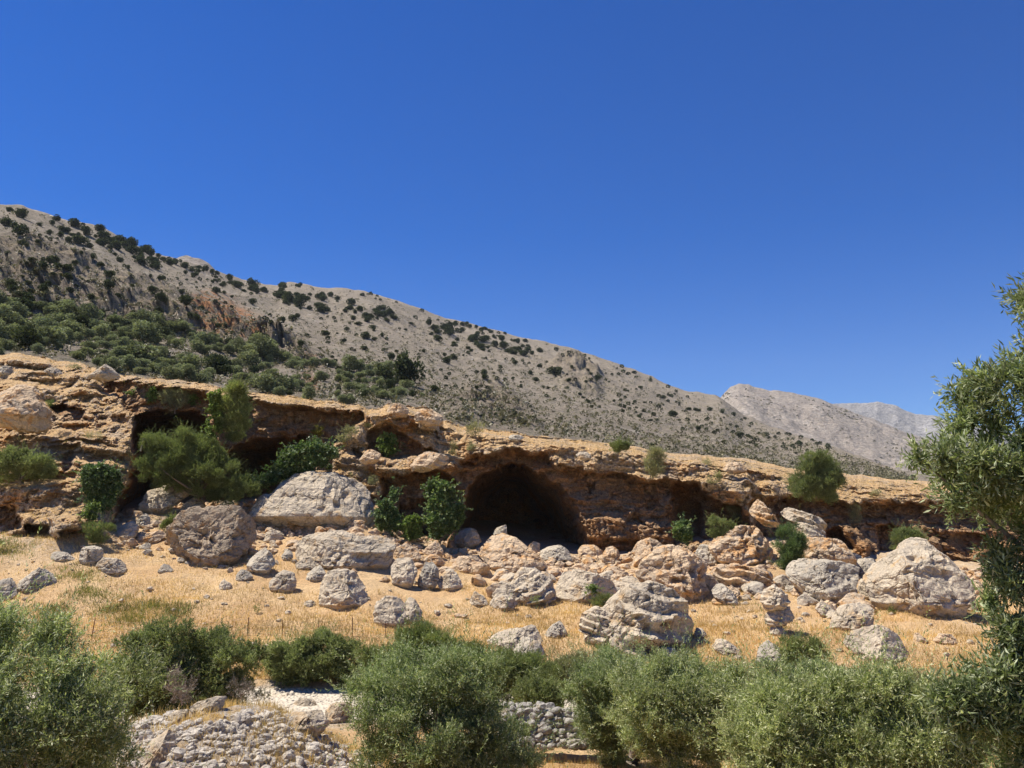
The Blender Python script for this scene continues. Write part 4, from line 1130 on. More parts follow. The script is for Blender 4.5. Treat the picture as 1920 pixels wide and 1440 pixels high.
plant("tuft", "plant", "small grey tuft near the sparse rim tree", ell(884, 838, 20, 20), cd(884, 842, .6), 'tamarisk', 'greyshrub', 20, lobe=6, n=8, scale=.8, stem=False, group=G)
plant("rim_shrub", "shrub", "low bright green bush on the golden rim over the cave", ell(1160, 838, 42, 24), 82, 'bush', 'tamarisk', 50, lobe=7, n=30, scale=1.0, group=G)
plant("rim_shrub", "shrub", "upright grey shrub at the rim above the pillar", [(1205, 870), (1210, 848), (1222, 836), (1240, 838), (1248, 855), (1246, 885), (1228, 898), (1212, 892)], 77.5, 'tamarisk', 'greyshrub', 30, lobe=9, n=36, scale=.85, group=G, base=at(1218, 898, 77.5))
plant("shrub", "shrub", "pale grey shrub clinging to the rock right of the pillar", ell(1338, 896, 34, 30), cd(1338, 900, .8), 'tamarisk', 'greyshrub', 26, lobe=7, n=16, scale=.8, group=G)
plant("rim_tree", "tree", "largest round bush on the cliff rim at the right", [(1490, 908), (1502, 874), (1518, 858), (1543, 854), (1562, 866), (1576, 892), (1572, 918), (1555, 934), (1530, 938), (1504, 930), (1492, 922)], 78.5, 'tamarisk', 'bush', 46, lobe=10, n=140, scale=.75, flat=.8, clump=22, group=G, parts=('crown', 'trunk'))
plant("shrub", "shrub", "dry grey shrub under the overhang left of the layered pinnacle", ell(1387, 955, 52, 38), cd(1387, 965, 1.2), 'twig', 'greyshrub', 40, lobe=9, n=26, scale=.7, group=G)
plant("shrub", "shrub", "dark leafy bush with bare twigs below the dry grey shrub", [(1318, 990), (1328, 968), (1345, 962), (1365, 975), (1385, 990), (1378, 1005), (1350, 1010), (1325, 1008)], 74.0, 'bush', 'bush', 34, lobe=9, n=36, scale=1.1, group=G)
plant("fig_bush", "bush", "small bright green fig bush at the pillar's right foot", ell(1281, 997, 34, 46), 75.5, 'broad', 'fig', 30, lobe=8, n=28, scale=1.2, group=G)
plant("shrub", "shrub", "tall deep green bush between the broken block and the leaning slabs", [(1450, 1005), (1462, 985), (1480, 982), (1500, 992), (1510, 1020), (1505, 1045), (1490, 1060), (1480, 1075), (1462, 1080), (1455, 1050)], 69.5, 'tamarisk', 'fig', 46, lobe=12, n=60, scale=.8, group=G)
plant("shrub", "shrub", "withered shrub hanging under the far right rim", ell(1598, 965, 38, 40), cd(1598, 970, .9), 'twig', 'greyshrub', 30, lobe=8, n=20, scale=.75, group=G)
plant("shrub", "shrub", "rounded olive green shrub in the dark hollow behind the giant boulder", [(1662, 1010), (1680, 993), (1705, 988), (1728, 998), (1732, 1020), (1715, 1035), (1690, 1040), (1668, 1032)], 74.5, 'tamarisk', 'bush', 48, lobe=11, n=40, scale=.8, group=G)
plant("shrub", "shrub", "green feathery shrub left of the great layered boulder", [(1112, 1140), (1108, 1120), (1130, 1108), (1152, 1118), (1158, 1132), (1140, 1142)], 56.5, 'tamarisk', 'tamarisk', 50, lobe=8, n=30, scale=.6, group=G)
plant("shrub", "shrub", "small bright tuft above the green feathery shrub", ell(1108, 1106, 26, 22), 57.2, 'vine', 'vine', 30, lobe=6, n=14, scale=.7, stem=False, group=G)
plant("tuft", "plant", "round green tuft stuck to the lower left of the giant boulder", ell(1669, 1147, 20, 22), 57.0, 'bush', 'tamarisk', 50, lobe=6, n=14, scale=.6, stem=False, group=G)
plant("tuft", "plant", "green tuft between the round boulder and the giant boulder", ell(1652, 1174, 32, 24), 57.2, 'bush', 'tamarisk', 40, lobe=6, n=16, scale=.6, stem=False, group=G)
plant("tuft", "plant", "little green weed standing in the straw left of the egg boulder", ell(484, 1142, 20, 22), surface(484, 1150), 'tamarisk', 'tamarisk', 30, lobe=5, n=9, scale=.5, stem=False, group=G)
plant("tuft", "plant", "small grey bush on the huge orange boulder's left shoulder", ell(1214, 1064, 22, 22), surface(1214, 1068) - 3.0, 'twig', 'greyshrub', 40, lobe=6, n=10, scale=.5, stem=False, group=G)
plant("tuft", "plant", "dark tuft rooted in the split crest boulder", ell(1004, 1128, 24, 26), surface(1004, 1140) - 2.2, 'bush', 'bush', 40, lobe=6, n=10, scale=.6, stem=False, group=G)
plant("tuft", "plant", "green weed by the left photo edge on the talus", ell(10, 1020, 44, 26), surface(10, 1030), 'tamarisk', 'tamarisk', 24, lobe=7, n=12, scale=.6, stem=False, group=G)
for i, (x, y, w, h, lab) in enumerate([(95, 756, 20, 14, "small fresh green plant on the left terrace above a hollow"), (118, 815, 44, 14, "dark heath cushion along the left terrace"), (180, 818, 60, 16, "long grey heath cushion along the left terrace"), (136, 690, 34, 16, "rusty dry cushion under the upper left ledge"),
                                          (1325, 868, 24, 18, "small shrub on the rim left of the brown rock lip"), (1478, 900, 24, 26, "brown cushion under the golden rim near the big bush"), (1642, 925, 24, 18, "brown cushion on the golden rim at the far right"), (1460, 925, 24, 26, "olive cushion below the golden rim"),
                                          (660, 905, 16, 40, "thin dark upright tuft right of the enormous domed slab"), (700, 902, 24, 24, "grey tuft on the ledge under the tower"), (690, 825 - 25, 26, 16, "grey grass tuft on the tower's left shoulder"), (1390, 1080, 44, 14, "mossy yellow green cushion on the orange ledged mass")]):
    plant("cushion_plant", "plant", lab, ell(x, y, w, h), cd(x, y, .5), 'twig' if i % 3 else 'bush', ['greyshrub', 'dead', 'greyshrub', 'yellow'][3 if i == 11 else (0 if i in (0, 4, 8, 9, 10) else i % 3)] if i else 'vine', 36, lobe=6, n=12, scale=.6, stem=False, group="low cushion plants on the rock")

# riverside bushes
RB = "bushes along the dry riverbed"
plant("riverside_bush", "bush", "broad dark green bush behind the left olive with a bare dead branch", [(238, 1215), (262, 1190), (300, 1172), (345, 1172), (400, 1185), (440, 1200), (478, 1222), (482, 1250), (470, 1275), (450, 1325), (380, 1340), (320, 1342), (255, 1330), (225, 1290), (228, 1250)], 34.0, 'bush', 'bush', 46, lobe=17, n=240, scale=.95, flat=.7, clump=36, group=RB)
plant("dead_bush", "bush", "dead grey twig tangle in front of the broad dark green bush", [(308, 1262), (325, 1248), (345, 1258), (370, 1278), (376, 1305), (355, 1325), (335, 1318), (318, 1290)], 30.5, 'twig', 'dead', 40, lobe=12, n=30, scale=.5, group=RB)
plant("dead_bush", "bush", "dark dry brushwood at the right foot of the broad bush", [(420, 1290), (440, 1272), (470, 1268), (482, 1290), (478, 1312), (450, 1312), (428, 1306)], 31.0, 'twig', 'dead', 40, lobe=11, n=26, scale=.4, group=RB)
plant("riverside_bush", "bush", "low dark green bush along the far edge of the white riverbed", [(490, 1232), (510, 1215), (540, 1210), (570, 1195), (598, 1195), (620, 1200), (655, 1202), (690, 1222), (690, 1262), (660, 1282), (620, 1272), (580, 1280), (545, 1278), (520, 1272), (496, 1258)], 45.3, 'bush', 'bush', 46, lobe=13, n=170, scale=1.0, flat=.6, clump=26, group=RB)
plant("riverside_bush", "bush", "bright topped willow like bush behind the central olive", [(690, 1225), (720, 1208), (760, 1198), (765, 1184), (800, 1178), (830, 1184), (850, 1205), (880, 1215), (920, 1222), (970, 1228), (1010, 1240), (1040, 1270), (1030, 1300), (960, 1310), (880, 1310), (800, 1300), (700, 1290)], 37.0, 'tamarisk', 'tamarisk', 52, lobe=16, n=330, scale=.62, flat=.6, clump=34, group=RB)
plant("riverside_bush", "bush", "grey green bush above the dry stone wall", [(1015, 1255), (1040, 1235), (1070, 1224), (1110, 1222), (1150, 1228), (1175, 1240), (1180, 1275), (1150, 1300), (1100, 1300), (1060, 1310), (1030, 1305)], 39.0, 'tamarisk', 'greyshrub', 50, lobe=18, n=80, scale=.7, flat=.6, group=RB)
plant("riverside_bush", "bush", "dark shrubbery between the two right hand olives", [(1370, 1245), (1420, 1236), (1470, 1232), (1520, 1235), (1580, 1245), (1640, 1258), (1690, 1262), (1700, 1310), (1600, 1330), (1480, 1330), (1390, 1310)], 33.0, 'bush', 'olive_dk', 50, lobe=22, n=110, scale=.8, flat=.6, group=RB)
plant("feathery_shrub", "shrub", "feathery yellow green shrub standing in the lower straw at right", [(1450, 1232), (1455, 1205), (1475, 1190), (1500, 1186), (1525, 1192), (1545, 1212), (1560, 1240), (1520, 1262), (1460, 1262)], 43.0, 'tamarisk', 'tamarisk', 50, lobe=13, n=60, scale=.6, flat=.7, group=RB)
plant("tuft", "plant", "green tuft at the foot of the great layered boulder's right side", ell(1290, 1225, 46, 26), 46.5, 'bush', 'bush', 40, lobe=8, n=20, scale=.6, stem=False, group=RB)
plant("tuft", "plant", "green tuft at the foot of the great layered boulder's left side", ell(1130, 1222, 46, 26), 47.0, 'tamarisk', 'tamarisk', 40, lobe=8, n=20, scale=.6, stem=False, group=RB)
plant("tuft", "plant", "grey green tuft at the riverbed's left end", ell(492, 1302, 34, 26), 33.5, 'tamarisk', 'greyshrub', 40, lobe=8, n=16, scale=.45, stem=False, group=RB)

plant("riverside_bush", "bush", "low green bush filling the gap between the central olive and the stone wall", [(960, 1290), (985, 1262), (1020, 1258), (1050, 1275), (1062, 1305), (1050, 1330), (1000, 1335), (965, 1325)], 33.5, 'bush', 'bush', 50, lobe=16, n=60, scale=.75, flat=.7, group=RB)
plant("riverside_bush", "bush", "grey green bush beyond the wide right hand olive", [(1600, 1290), (1640, 1258), (1700, 1250), (1770, 1258), (1830, 1280), (1840, 1330), (1700, 1340), (1610, 1330)], 27.0, 'bush', 'greyshrub', 50, lobe=20, n=90, scale=.7, flat=.6, group=RB)
plant("riverside_bush", "bush", "small green shrub squeezed between the two right hand olives", [(1375, 1330), (1390, 1290), (1425, 1275), (1460, 1290), (1460, 1330), (1420, 1360), (1385, 1360)], 24.0, 'bush', 'olive_dk', 50, lobe=16, n=50, scale=.7, flat=.6, group=RB)
# foreground olives
OG = "olive trees in the foreground"
def gz(px, Y):
    p = at(px, 1300, Y); z = float(ground_z(p[0], Y)); return np.array([p[0], Y, z])
plant("olive_tree", "olive tree", "silvery olive tree filling the lower left corner", [(-200, 1230), (-150, 1170), (-60, 1150), (10, 1168), (60, 1160), (110, 1172), (150, 1195), (160, 1215), (200, 1225), (232, 1232), (245, 1260), (262, 1290), (250, 1320), (268, 1350), (262, 1385), (240, 1420), (220, 1470), (120, 1560), (-60, 1580), (-200, 1500)], 13.0, 'olive', 'olive', 54, lobe=30, n=330, flat=.75, clump=68, group=OG, parts=('crown', 'trunk'), base=gz(20, 13.0), r0=.17, nl=16)
plant("olive_tree", "olive tree", "rounded olive tree in the bottom centre beside the stone wall", [(668, 1310), (690, 1268), (735, 1235), (800, 1222), (850, 1222), (905, 1235), (935, 1268), (945, 1300), (958, 1340), (985, 1380), (992, 1420), (975, 1470), (930, 1530), (820, 1550), (730, 1530), (690, 1460), (700, 1400), (668, 1360)], 20.0, 'olive', 'olive_dk', 46, lobe=22, n=300, flat=.75, clump=52, scale=1.1, group=OG, parts=('crown', 'trunk'), base=gz(830, 20.0), r0=.17, nl=14)
plant("olive_tree", "olive tree", "olive tree with its trunk and shade showing right of the stone wall", [(1155, 1290), (1185, 1258), (1230, 1238), (1290, 1240), (1340, 1248), (1370, 1262), (1378, 1285), (1405, 1310), (1412, 1350), (1400, 1390), (1370, 1410), (1345, 1440), (1290, 1445), (1240, 1425), (1215, 1400), (1185, 1385), (1160, 1350)], 26.5, 'olive', 'olive', 44, lobe=17, n=260, flat=.75, clump=40, scale=1.25, group=OG, parts=('crown', 'trunk'), base=at(1186, 1432, 26.5), trunk=at(1195, 1372, 26.5), r0=.17, nl=14)
plant("olive_tree", "olive tree", "dark olive tree behind the end of the stone wall", [(1062, 1300), (1085, 1258), (1120, 1240), (1160, 1238), (1200, 1250), (1215, 1300), (1210, 1380), (1175, 1425), (1120, 1420), (1080, 1360)], 29.3, 'olive', 'olive_dk', 46, lobe=15, n=200, flat=.6, clump=32, scale=1.2, group=OG, parts=('crown', 'trunk'), base=gz(1140, 29.6), r0=.13, nl=10)
plant("olive_tree", "olive tree", "wide olive tree along the bottom right edge", [(1368, 1390), (1385, 1345), (1420, 1310), (1470, 1290), (1530, 1275), (1600, 1262), (1650, 1265), (1700, 1280), (1760, 1300), (1800, 1350), (1820, 1420), (1790, 1500), (1700, 1560), (1550, 1570), (1430, 1540), (1380, 1470)], 16.5, 'olive', 'olive', 48, lobe=26, n=430, flat=.65, clump=60, scale=1.1, group=OG, parts=('crown', 'trunk'), base=gz(1580, 16.5), r0=.18, nl=16)
plant("olive_tree", "olive tree", "tall nearest olive tree reaching up the right edge against the sky", [(2012, 470), (1985, 520), (1945, 540), (1915, 560), (1890, 600), (1865, 610), (1835, 640), (1790, 680), (1788, 720), (1795, 770), (1820, 800), (1750, 830), (1728, 860), (1725, 900), (1750, 940), (1770, 990), (1795, 1040), (1830, 1090), (1850, 1120), (1830, 1180), (1810, 1210), (1760, 1240), (1745, 1290), (1780, 1340), (1820, 1400), (1850, 1500), (1920, 1640), (2152, 1700), (2402, 1500), (2502, 1100), (2452, 700), (2252, 480)], 5.6, 'olive', 'olive_near', 185, lobe=36, n=440, flat=.36, scale=.78, core=1, clump=80, group=OG, parts=('crown', 'trunk'), base=gz(2200, 5.6), trunk=at(2180, 1150, 5.7), r0=.075, nl=60)

# ---------------------------------------------------------------- trees of the hillside
def tree_variants(name, n, style, mat, lobes, per, leaf, seed, trunk=False, tall=.85):
    out = []
    for k in range(n):
        rs = np.random.RandomState(seed + k)
        d0 = norm(rs.normal(size=(lobes, 3)))
        C = d0 * np.array([.30, .30, .24 * tall]) * rs.uniform(.3, 1.0, (lobes, 1)) + np.array([0, 0, .42 * tall])
        R = rs.uniform(.15, .24, lobes)
        idx = rs.randint(0, lobes, per)
        d = norm(rs.normal(size=(per, 3)) + np.array([0, 0, .25]))
        O = C[idx] + d * (R[idx] * rs.uniform(.7, 1, per))[:, None]
        O[:, 2] = np.maximum(O[:, 2], .02)
        tone = rs.rand(lobes)[idx]
        V, Fc, r, t = leaves(O, norm(d + np.array([0, 0, .3])), np.full(per, .04), 2, leaf, leaf * .8, rs, .9, tone)
        me_o = mesh_obj(name, V, Fc, M[mat], loc=(0, 0, 0), attrs={"rnd": r, "tone": t})
        out.append(me_o.data)
        bpy.data.objects.remove(me_o)
    return out
OAK = tree_variants("oak_tree", 7, '', 'oak', 11, 650, .085, 900)
GROVE = tree_variants("grove_tree", 6, '', 'grove', 13, 1300, .06, 950)
rs = np.random.RandomState(4)
def hill_tree(meshes, name, label, cat, group, px, py, wpx, asp=1.0):
    p = hill_point(px, py)
    w = (1.16 if meshes is OAK else 1.12) * wpx * p[1] / F
    o = bpy.data.objects.new(name, meshes[rs.randint(len(meshes))])
    COL.objects.link(o)
    o.location = [float(p[0]), float(p[1]), float(p[2]) - .06 * w]
    o.rotation_euler = (0, 0, rs.uniform(0, 6.28))
    w *= math.exp(rs.normal(0, .22))
    o.scale = (w * rs.uniform(.8, 1.45), w * rs.uniform(.8, 1.2), w * asp * rs.uniform(.75, 1.15))
    tag(o, label, cat, group)
OAKPTS = [  # px, py (foot), width px: oaks standing apart, read off the photo
    (12, 425, 28), (25, 432, 22), (42, 410, 20), (20, 398, 20), (75, 424, 17), (92, 443, 14), (28, 448, 22), (30, 462, 26), (68, 461, 12), (43, 470, 10), (10, 480, 12),
    (120, 438, 18), (128, 456, 18), (150, 462, 24), (168, 465, 14), (188, 461, 16), (147, 482, 10), (168, 494, 15), (182, 508, 15), (237, 512, 9), (205, 468, 14), (215, 480, 16), (225, 492, 15),
    (265, 500, 22), (262, 490, 16), (291, 500, 14), (278, 522, 10), (305, 528, 14), (297, 530, 10), (301, 566, 22), (335, 552, 13), (345, 582, 28), (404, 550, 12), (418, 555, 11),
    (435, 560, 9), (472, 572, 12), (530, 606, 16), (522, 612, 10), (612, 630, 18), (643, 642, 16), (684, 657, 15), (687, 638, 16), (700, 640, 12), (742, 662, 10), (758, 668, 12), (735, 676, 20), (795, 664, 13),
    (838, 682, 16), (850, 675, 15), (865, 730, 11), (907, 706, 11), (907, 714, 10), (833, 668, 11), (870, 615 + 54, 8), (884, 660, 12), (895, 700, 5), (940, 640, 14), (952, 662, 16), (966, 685, 15), (1003, 715, 14), (995, 704, 12),
    (1040, 705, 22), (1050, 696, 18), (1068, 722, 9), (1072, 695, 14), (1099, 720, 10), (1108, 702, 10), (1120, 712, 11), (1088, 742, 8), (1095, 748, 8), (1104, 757, 9), (1020, 728, 11), (1028, 731, 8), (1012, 690, 10), (1150, 755, 8), (1168, 774, 11), (1172, 768, 9),
    (1187, 760, 6), (1207, 757, 6), (1245, 748, 14), (1262, 782, 16), (1293, 770, 12), (1305, 771, 12), (1310, 772, 10), (1332, 775, 8), (1355, 776, 7), (1358, 832, 14), (1392, 818, 9), (1310, 808, 10), (1200, 783, 9), (1220, 790, 6), (1406, 832, 6),
    (548, 603, 15), (556, 598, 12), (560, 652, 14), (600, 655, 9), (662, 600, 12), (670, 614, 14), (650, 622, 10), (690, 600, 10), (700, 620, 10), (715, 632, 9), (725, 605, 10), (760, 620, 10), (770, 612, 8)]
for x, y, w in OAKPTS:
    hill_tree(OAK, "oak_tree", "dark evergreen oak standing apart on the bare hillside", "tree", "oaks scattered over the bare hillside", x, y, w, .95)
def ridge_zone(n, x0, x1, d0, d1, s0, s1, label, group):
    for _ in range(n):
        x = rs.uniform(x0, x1)
        y = float(ridge_py(x)) + d0 + (d1 - d0) * rs.rand() ** 1.3
        hill_tree(OAK, "oak_tree", label, "tree", group, x, y, rs.uniform(s0, s1), .9)
L1 = "dark oak in the dense line along the upper left skyline"
ridge_zone(40, 95, 330, 6, 34, 12, 21, L1, "oaks lining the left skyline")
ridge_zone(42, 330, 540, 5, 24, 10, 16, L1, "oaks lining the left skyline")
L2 = "small dark oak in the thick belt across the middle slope"
def zone(n, poly, s0, s1, label, group, meshes=OAK, name="oak_tree", cat="tree", asp=.9):
    P = np.array(poly, float); mn, mx = P.min(0), P.max(0); k = 0; t = 0
    while k < n and t < n * 80:
        t += 1
        p = mn + (mx - mn) * rs.rand(2)
        if poly_sdf(P, p[:1], p[1:])[0] < 0:
            k += 1
            hill_tree(meshes, name, label, cat, group, p[0], p[1], rs.uniform(s0, s1), asp)
zone(52, [(530, 562), (575, 548), (640, 560), (720, 585), (760, 600), (740, 618), (660, 600), (600, 590), (545, 580)], 12, 19, L2, "oaks of the middle slope belt")
zone(52, [(790, 605), (860, 615), (930, 636), (1010, 655), (1020, 668), (960, 668), (880, 660), (810, 640), (780, 622)], 10, 17, L2, "oaks of the middle slope belt")
zone(20, [(850, 606), (900, 615), (960, 631), (1000, 645), (990, 652), (900, 628), (850, 614)], 7, 11, "tiny oak on the bare skyline of the middle ridge", "oaks on the middle skyline")
zone(46, [(0, 500), (60, 480), (150, 500), (280, 545), (400, 585), (520, 640), (520, 660), (420, 640), (200, 590), (0, 570)], 12, 22, "dark bush growing among the crags at the left", "bushes among the crags")
# olive grove under the crags: many round grey green crowns, each a tree
GP = [(-30, 570), (40, 575), (120, 588), (200, 605), (330, 620), (420, 645), (470, 650), (560, 680), (690, 690), (770, 695), (795, 720), (800, 748), (740, 752), (690, 752), (640, 762), (560, 752), (470, 738), (300, 712), (220, 705), (130, 668), (0, 668), (-30, 660)]
got = []
t = 0
Pp = np.array(GP, float)
while len(got) < 262 and t < 60000:
    t += 1
    p = Pp.min(0) + (Pp.max(0) - Pp.min(0)) * rs.rand(2)
    if poly_sdf(Pp, p[:1], p[1:])[0] > -2: continue
    w = (42 - 17 * sstep(150, 700, p[0])) * (1.0 - .25 * sstep(0, 100, (np.interp(p[0], RIM[:, 0], RIM[:, 1]) - p[1]))) * rs.uniform(.55, 1.4)
    if any(abs(p[0] - g[0]) < .50 * (w + g[2]) * .46 and abs(p[1] - g[1]) < .26 * (w + g[2]) * .46 for g in got): continue
    if vnoise(np.array([[p[0] / 34., p[1] / 14., 5.]]), 6)[0] < -.42: continue
    if 560 < p[0] < 600 and p[1] > 690 and rs.rand() < .8: continue
    got.append((p[0], p[1], w))
for x, y, w in got:
    if rs.rand() < .10:
        hill_tree(OAK, "oak_tree", "dark tree mixed in among the grey green olives of the grove", "tree", "dark trees mixed into the olive grove", x, y, w * .8, 1.1); continue
    hill_tree(GROVE, "grove_tree", "round grey green olive tree in the grove under the crags", "olive tree", "olive grove under the crags", x, y, w, .9)
for x, y, w, l in ((402, 700, 44, "tall dark tree standing out in the olive grove"), (345, 700 - 18, 30, "dark pointed tree at the grove's upper middle"), (212, 610, 24, "dark conifer like tree at the top of the grove on the left"), (765, 722, 58, "large dark oak at the right end of the olive grove"), (720, 716, 44, "dark oak left of the large oak at the grove's right end"), (815, 735, 26, "dark bush beyond the right end of the grove")):
    hill_tree(OAK, "oak_tree", l, "tree", "dark trees in the grove", x, y, w, 1.0)

# low scrub dots too many to count
def scrub():
    r2 = np.random.RandomState(77)
    n = 9000
    Vs, T = [], []
    Ps, Sz = [], []
    for _ in range(n):
        x = r2.uniform(-40, 1720)
        a, b = float(np.interp(x, RIM[:, 0], RIM[:, 1])), float(ridge_py(x))
        if a - b < 12: continue
        y = b + 3 + (a - b - 3) * r2.rand() ** .8
        p = hill_point(x, y); Ps.append(p); Sz.append(r2.uniform(.25, .8) * (1 + p[1] / 700) * (1.5 if r2.rand() < .06 else 1))
    Ps, Sz = np.array(Ps), np.array(Sz); n = len(Ps)
    k = 9
    d = norm(r2.normal(size=(n, k, 3)) + np.array([0, 0, .5]))
    O = Ps[:, None] + d * (Sz[:, None, None] * .4)
    O = O.reshape(-1, 3)
    sz = np.repeat(Sz, k)
    V, Fc, r, t = leaves(O, d.reshape(-1, 3), sz * .4, 2, 1.0, .8, r2, .9, np.repeat(r2.rand(n), k))
    # scale each leaf about its base by the tuft size
    B = np.repeat(V.reshape(-1, 4, 3)[:, :1], 4, 1)
    V = (B + (V.reshape(-1, 4, 3) - B) * np.repeat(sz, 2)[:, None, None] * .55).reshape(-1, 3)
    tag(mesh_obj("hillside_scrub", V, Fc, M['scrub'], attrs={"rnd": r, "tone": t}), kind="stuff")
M['scrub'] = leaf_mat("hill_scrub_leaf", (.13, .125, .065), (.175, .16, .09), (.24, .21, .12), .1)
scrub()
def far_oaks():
    r2 = np.random.RandomState(78)
    Ps, Sz = [], []
    while len(Ps) < 420:
        x = r2.uniform(60, 1560)
        a, b = float(np.interp(x, RIM[:, 0], RIM[:, 1])), float(ridge_py(x))
        y = b + 4 + (a - b - 8) * r2.rand() ** 1.25
        if x > 1000 and y > b + .62 * (a - b) and r2.rand() < .85: continue
        if a - b < 14 or poly_sdf(GP, np.array([x]), np.array([y]))[0] < 5: continue
        if vnoise(np.array([[x / 60., y / 26., 3.]]), 5)[0] < r2.uniform(-.9, .35): continue
        p = hill_point(x, y); Ps.append(p); Sz.append(r2.uniform(3.5, 7.5) * p[1] / F)
    Ps, Sz = np.array(Ps), np.array(Sz); n = len(Ps); k = 60
    d = norm(r2.normal(size=(n, k, 3)) + np.array([0, 0, .3]))
    O = (Ps[:, None] + np.array([0, 0, .38]) * Sz[:, None, None] + d * np.array([.5, .5, .38]) * (Sz[:, None, None] * r2.uniform(.6, 1, (n, k, 1)))).reshape(-1, 3)
    sz = np.repeat(Sz, k)
    V, Fc, r, t = leaves(O, d.reshape(-1, 3), sz * .05, 2, 1.0, .8, r2, .9, np.repeat(r2.rand(n), k))
    Bq = np.repeat(V.reshape(-1, 4, 3)[:, :1], 4, 1)
    V = (Bq + (V.reshape(-1, 4, 3) - Bq) * np.repeat(sz, 2)[:, None, None] * .34).reshape(-1, 3)
    tag(mesh_obj("far_oak_scrub", V, Fc, M['oak'], attrs={"rnd": r, "tone": t}), kind="stuff")
far_oaks()
def far_scrub():
    r2 = np.random.RandomState(79)
    nr, nc = FARP.shape[:2]
    X, Yp = project(FARP)
    i, j = r2.randint(8, nr - 2, 2600), r2.randint(30, nc // 2 + 30, 2600)
    P = FARP[i, j]
    m = fbm(np.stack([X[i, j] / 40., Yp[i, j] / 25., i * 0], -1), 3, 9) > r2.uniform(-.1, .5, len(i))
    P = P[m]; Sz = r2.uniform(1.6, 4.2, len(P)) * P[:, 1] / F; n = len(P); k = 14
    d = norm(r2.normal(size=(n, k, 3)) + np.array([0, 0, .4]))
    O = (P[:, None] + d * (Sz[:, None, None] * .35)).reshape(-1, 3)
    sz = np.repeat(Sz, k)
    V, Fc, r, t = leaves(O, d.reshape(-1, 3), sz * .1, 2, 1.0, .9, r2, .9, np.repeat(r2.rand(n), k))
    Bq = np.repeat(V.reshape(-1, 4, 3)[:, :1], 4, 1)
    V = (Bq + (V.reshape(-1, 4, 3) - Bq) * np.repeat(sz, 2)[:, None, None] * .5).reshape(-1, 3)
    tag(mesh_obj("far_mountain_scrub", V, Fc, M['scrub'], attrs={"rnd": r, "tone": t}), kind="stuff")
far_scrub()

# ---------------------------------------------------------------- rubble heap on the mound: stones of their own
V0, F0 = ico(2)
STONES = []
for k in range(12):
    r3 = np.random.RandomState(600 + k)
    P = V0.copy()
    for _ in range(9):
        n = norm(r3.normal(size=3)); h = r3.uniform(.55, .85)
        d = P @ n - h
        P = P - n * np.where(d > 0, d, 0)[:, None]
    P = P * np.array([1.15, .95, .75]) * (1 + .05 * fbm(P * 2.5 + k * 9, 2, 610))[:, None]
    so = mesh_obj("rubble_stone", P, F0, M['rubble'], loc=(0, 0, 0))
    STONES.append(so.data); bpy.data.objects.remove(so)
HEAP = np.array([(345, 1402), (385, 1362), (430, 1342), (470, 1338), (515, 1350), (540, 1375), (575, 1398), (625, 1415), (660, 1442), (670, 1470), (240, 1470), (250, 1420), (285, 1395), (320, 1400)], float)
LEDGE = np.array([(340, 1440), (380, 1418), (430, 1405), (455, 1425), (440, 1445), (350, 1450)], float)
placed = []; t = 0
while len(placed) < 290 and t < 40000:
    t += 1
    p = HEAP.min(0) + (HEAP.max(0) - HEAP.min(0)) * rs.rand(2)
    if poly_sdf(HEAP, p[:1], p[1:])[0] > 0 or (poly_sdf(LEDGE, p[:1], p[1:])[0] < 0 and rs.rand() < .85): continue
    s = rs.uniform(6.5, 12.5) * (1.8 if rs.rand() < .06 else 1)
    if any(abs(p[0] - q[0]) < .62 * (s + q[2]) * .8 and abs(p[1] - q[1]) < .40 * (s + q[2]) * .8 for q in placed): continue
    Yg = ground_hit(p[0], p[1])
    if Yg is None or Yg > 34: continue
    placed.append((p[0], p[1], s, Yg))
for x, y, s, Yg in placed:
    o = bpy.data.objects.new("rubble_stone", STONES[rs.randint(12)])
    COL.objects.link(o)
    c = at(x, y, Yg); r = s * Yg / F
    o.location = [float(c[0]), float(c[1]), float(c[2]) + r * .25]
    o.scale = (r, r, r)
    o.rotation_euler = (rs.uniform(-.6, .6), rs.uniform(-.6, .6), rs.uniform(0, 6.28))
    tag(o, "loose grey limestone lump in the rubble heap at the bottom left", "stone", "stones of the rubble heap")
B("largest grey stone crowning the rubble heap", [(434, 1362), (440, 1345), (456, 1338), (468, 1350), (464, 1364), (446, 1370)], 'rubble', group="rocks of the stony mound")
B("long tilted grey stone on the left flank of the rubble heap", [(372, 1378), (388, 1364), (412, 1354), (416, 1362), (396, 1376), (378, 1384)], 'rubble', group="rocks of the stony mound")
B("pale outcrop at the bottom left of the rubble heap beside the olive", [(245, 1445), (255, 1410), (285, 1385), (315, 1385), (325, 1410), (320, 1450), (280, 1465)], 'pale', group="rocks of the stony mound", rough=1.4, thick=.8)
B("pale rock shelf on the top of the stony mound", [(345, 1335), (370, 1320), (395, 1312), (420, 1312), (415, 1328), (380, 1342)], 'pale', group="rocks of the stony mound", thick=1.3)
B("rounded pale rock on the mound's left shoulder", [(296, 1332), (305, 1322), (325, 1321), (330, 1332), (318, 1340), (300, 1340)], 'pale', group="rocks of the stony mound")
B("low pale rock below the rounded shoulder rock", [(310, 1352), (322, 1336), (345, 1334), (352, 1345), (340, 1358), (318, 1360)], 'pale', group="rocks of the stony mound")
B("pale rock bed on the right slope of the mound", [(520, 1352), (545, 1336), (590, 1338), (612, 1360), (590, 1378), (548, 1372)], 'pale', group="rocks of the stony mound", thick=1.0)
B("broken pale bank rock under the riverbed's right end", [(610, 1335), (628, 1322), (655, 1324), (664, 1345), (640, 1360), (618, 1352)], 'pale', group="rocks of the stony mound", rough=1.4)
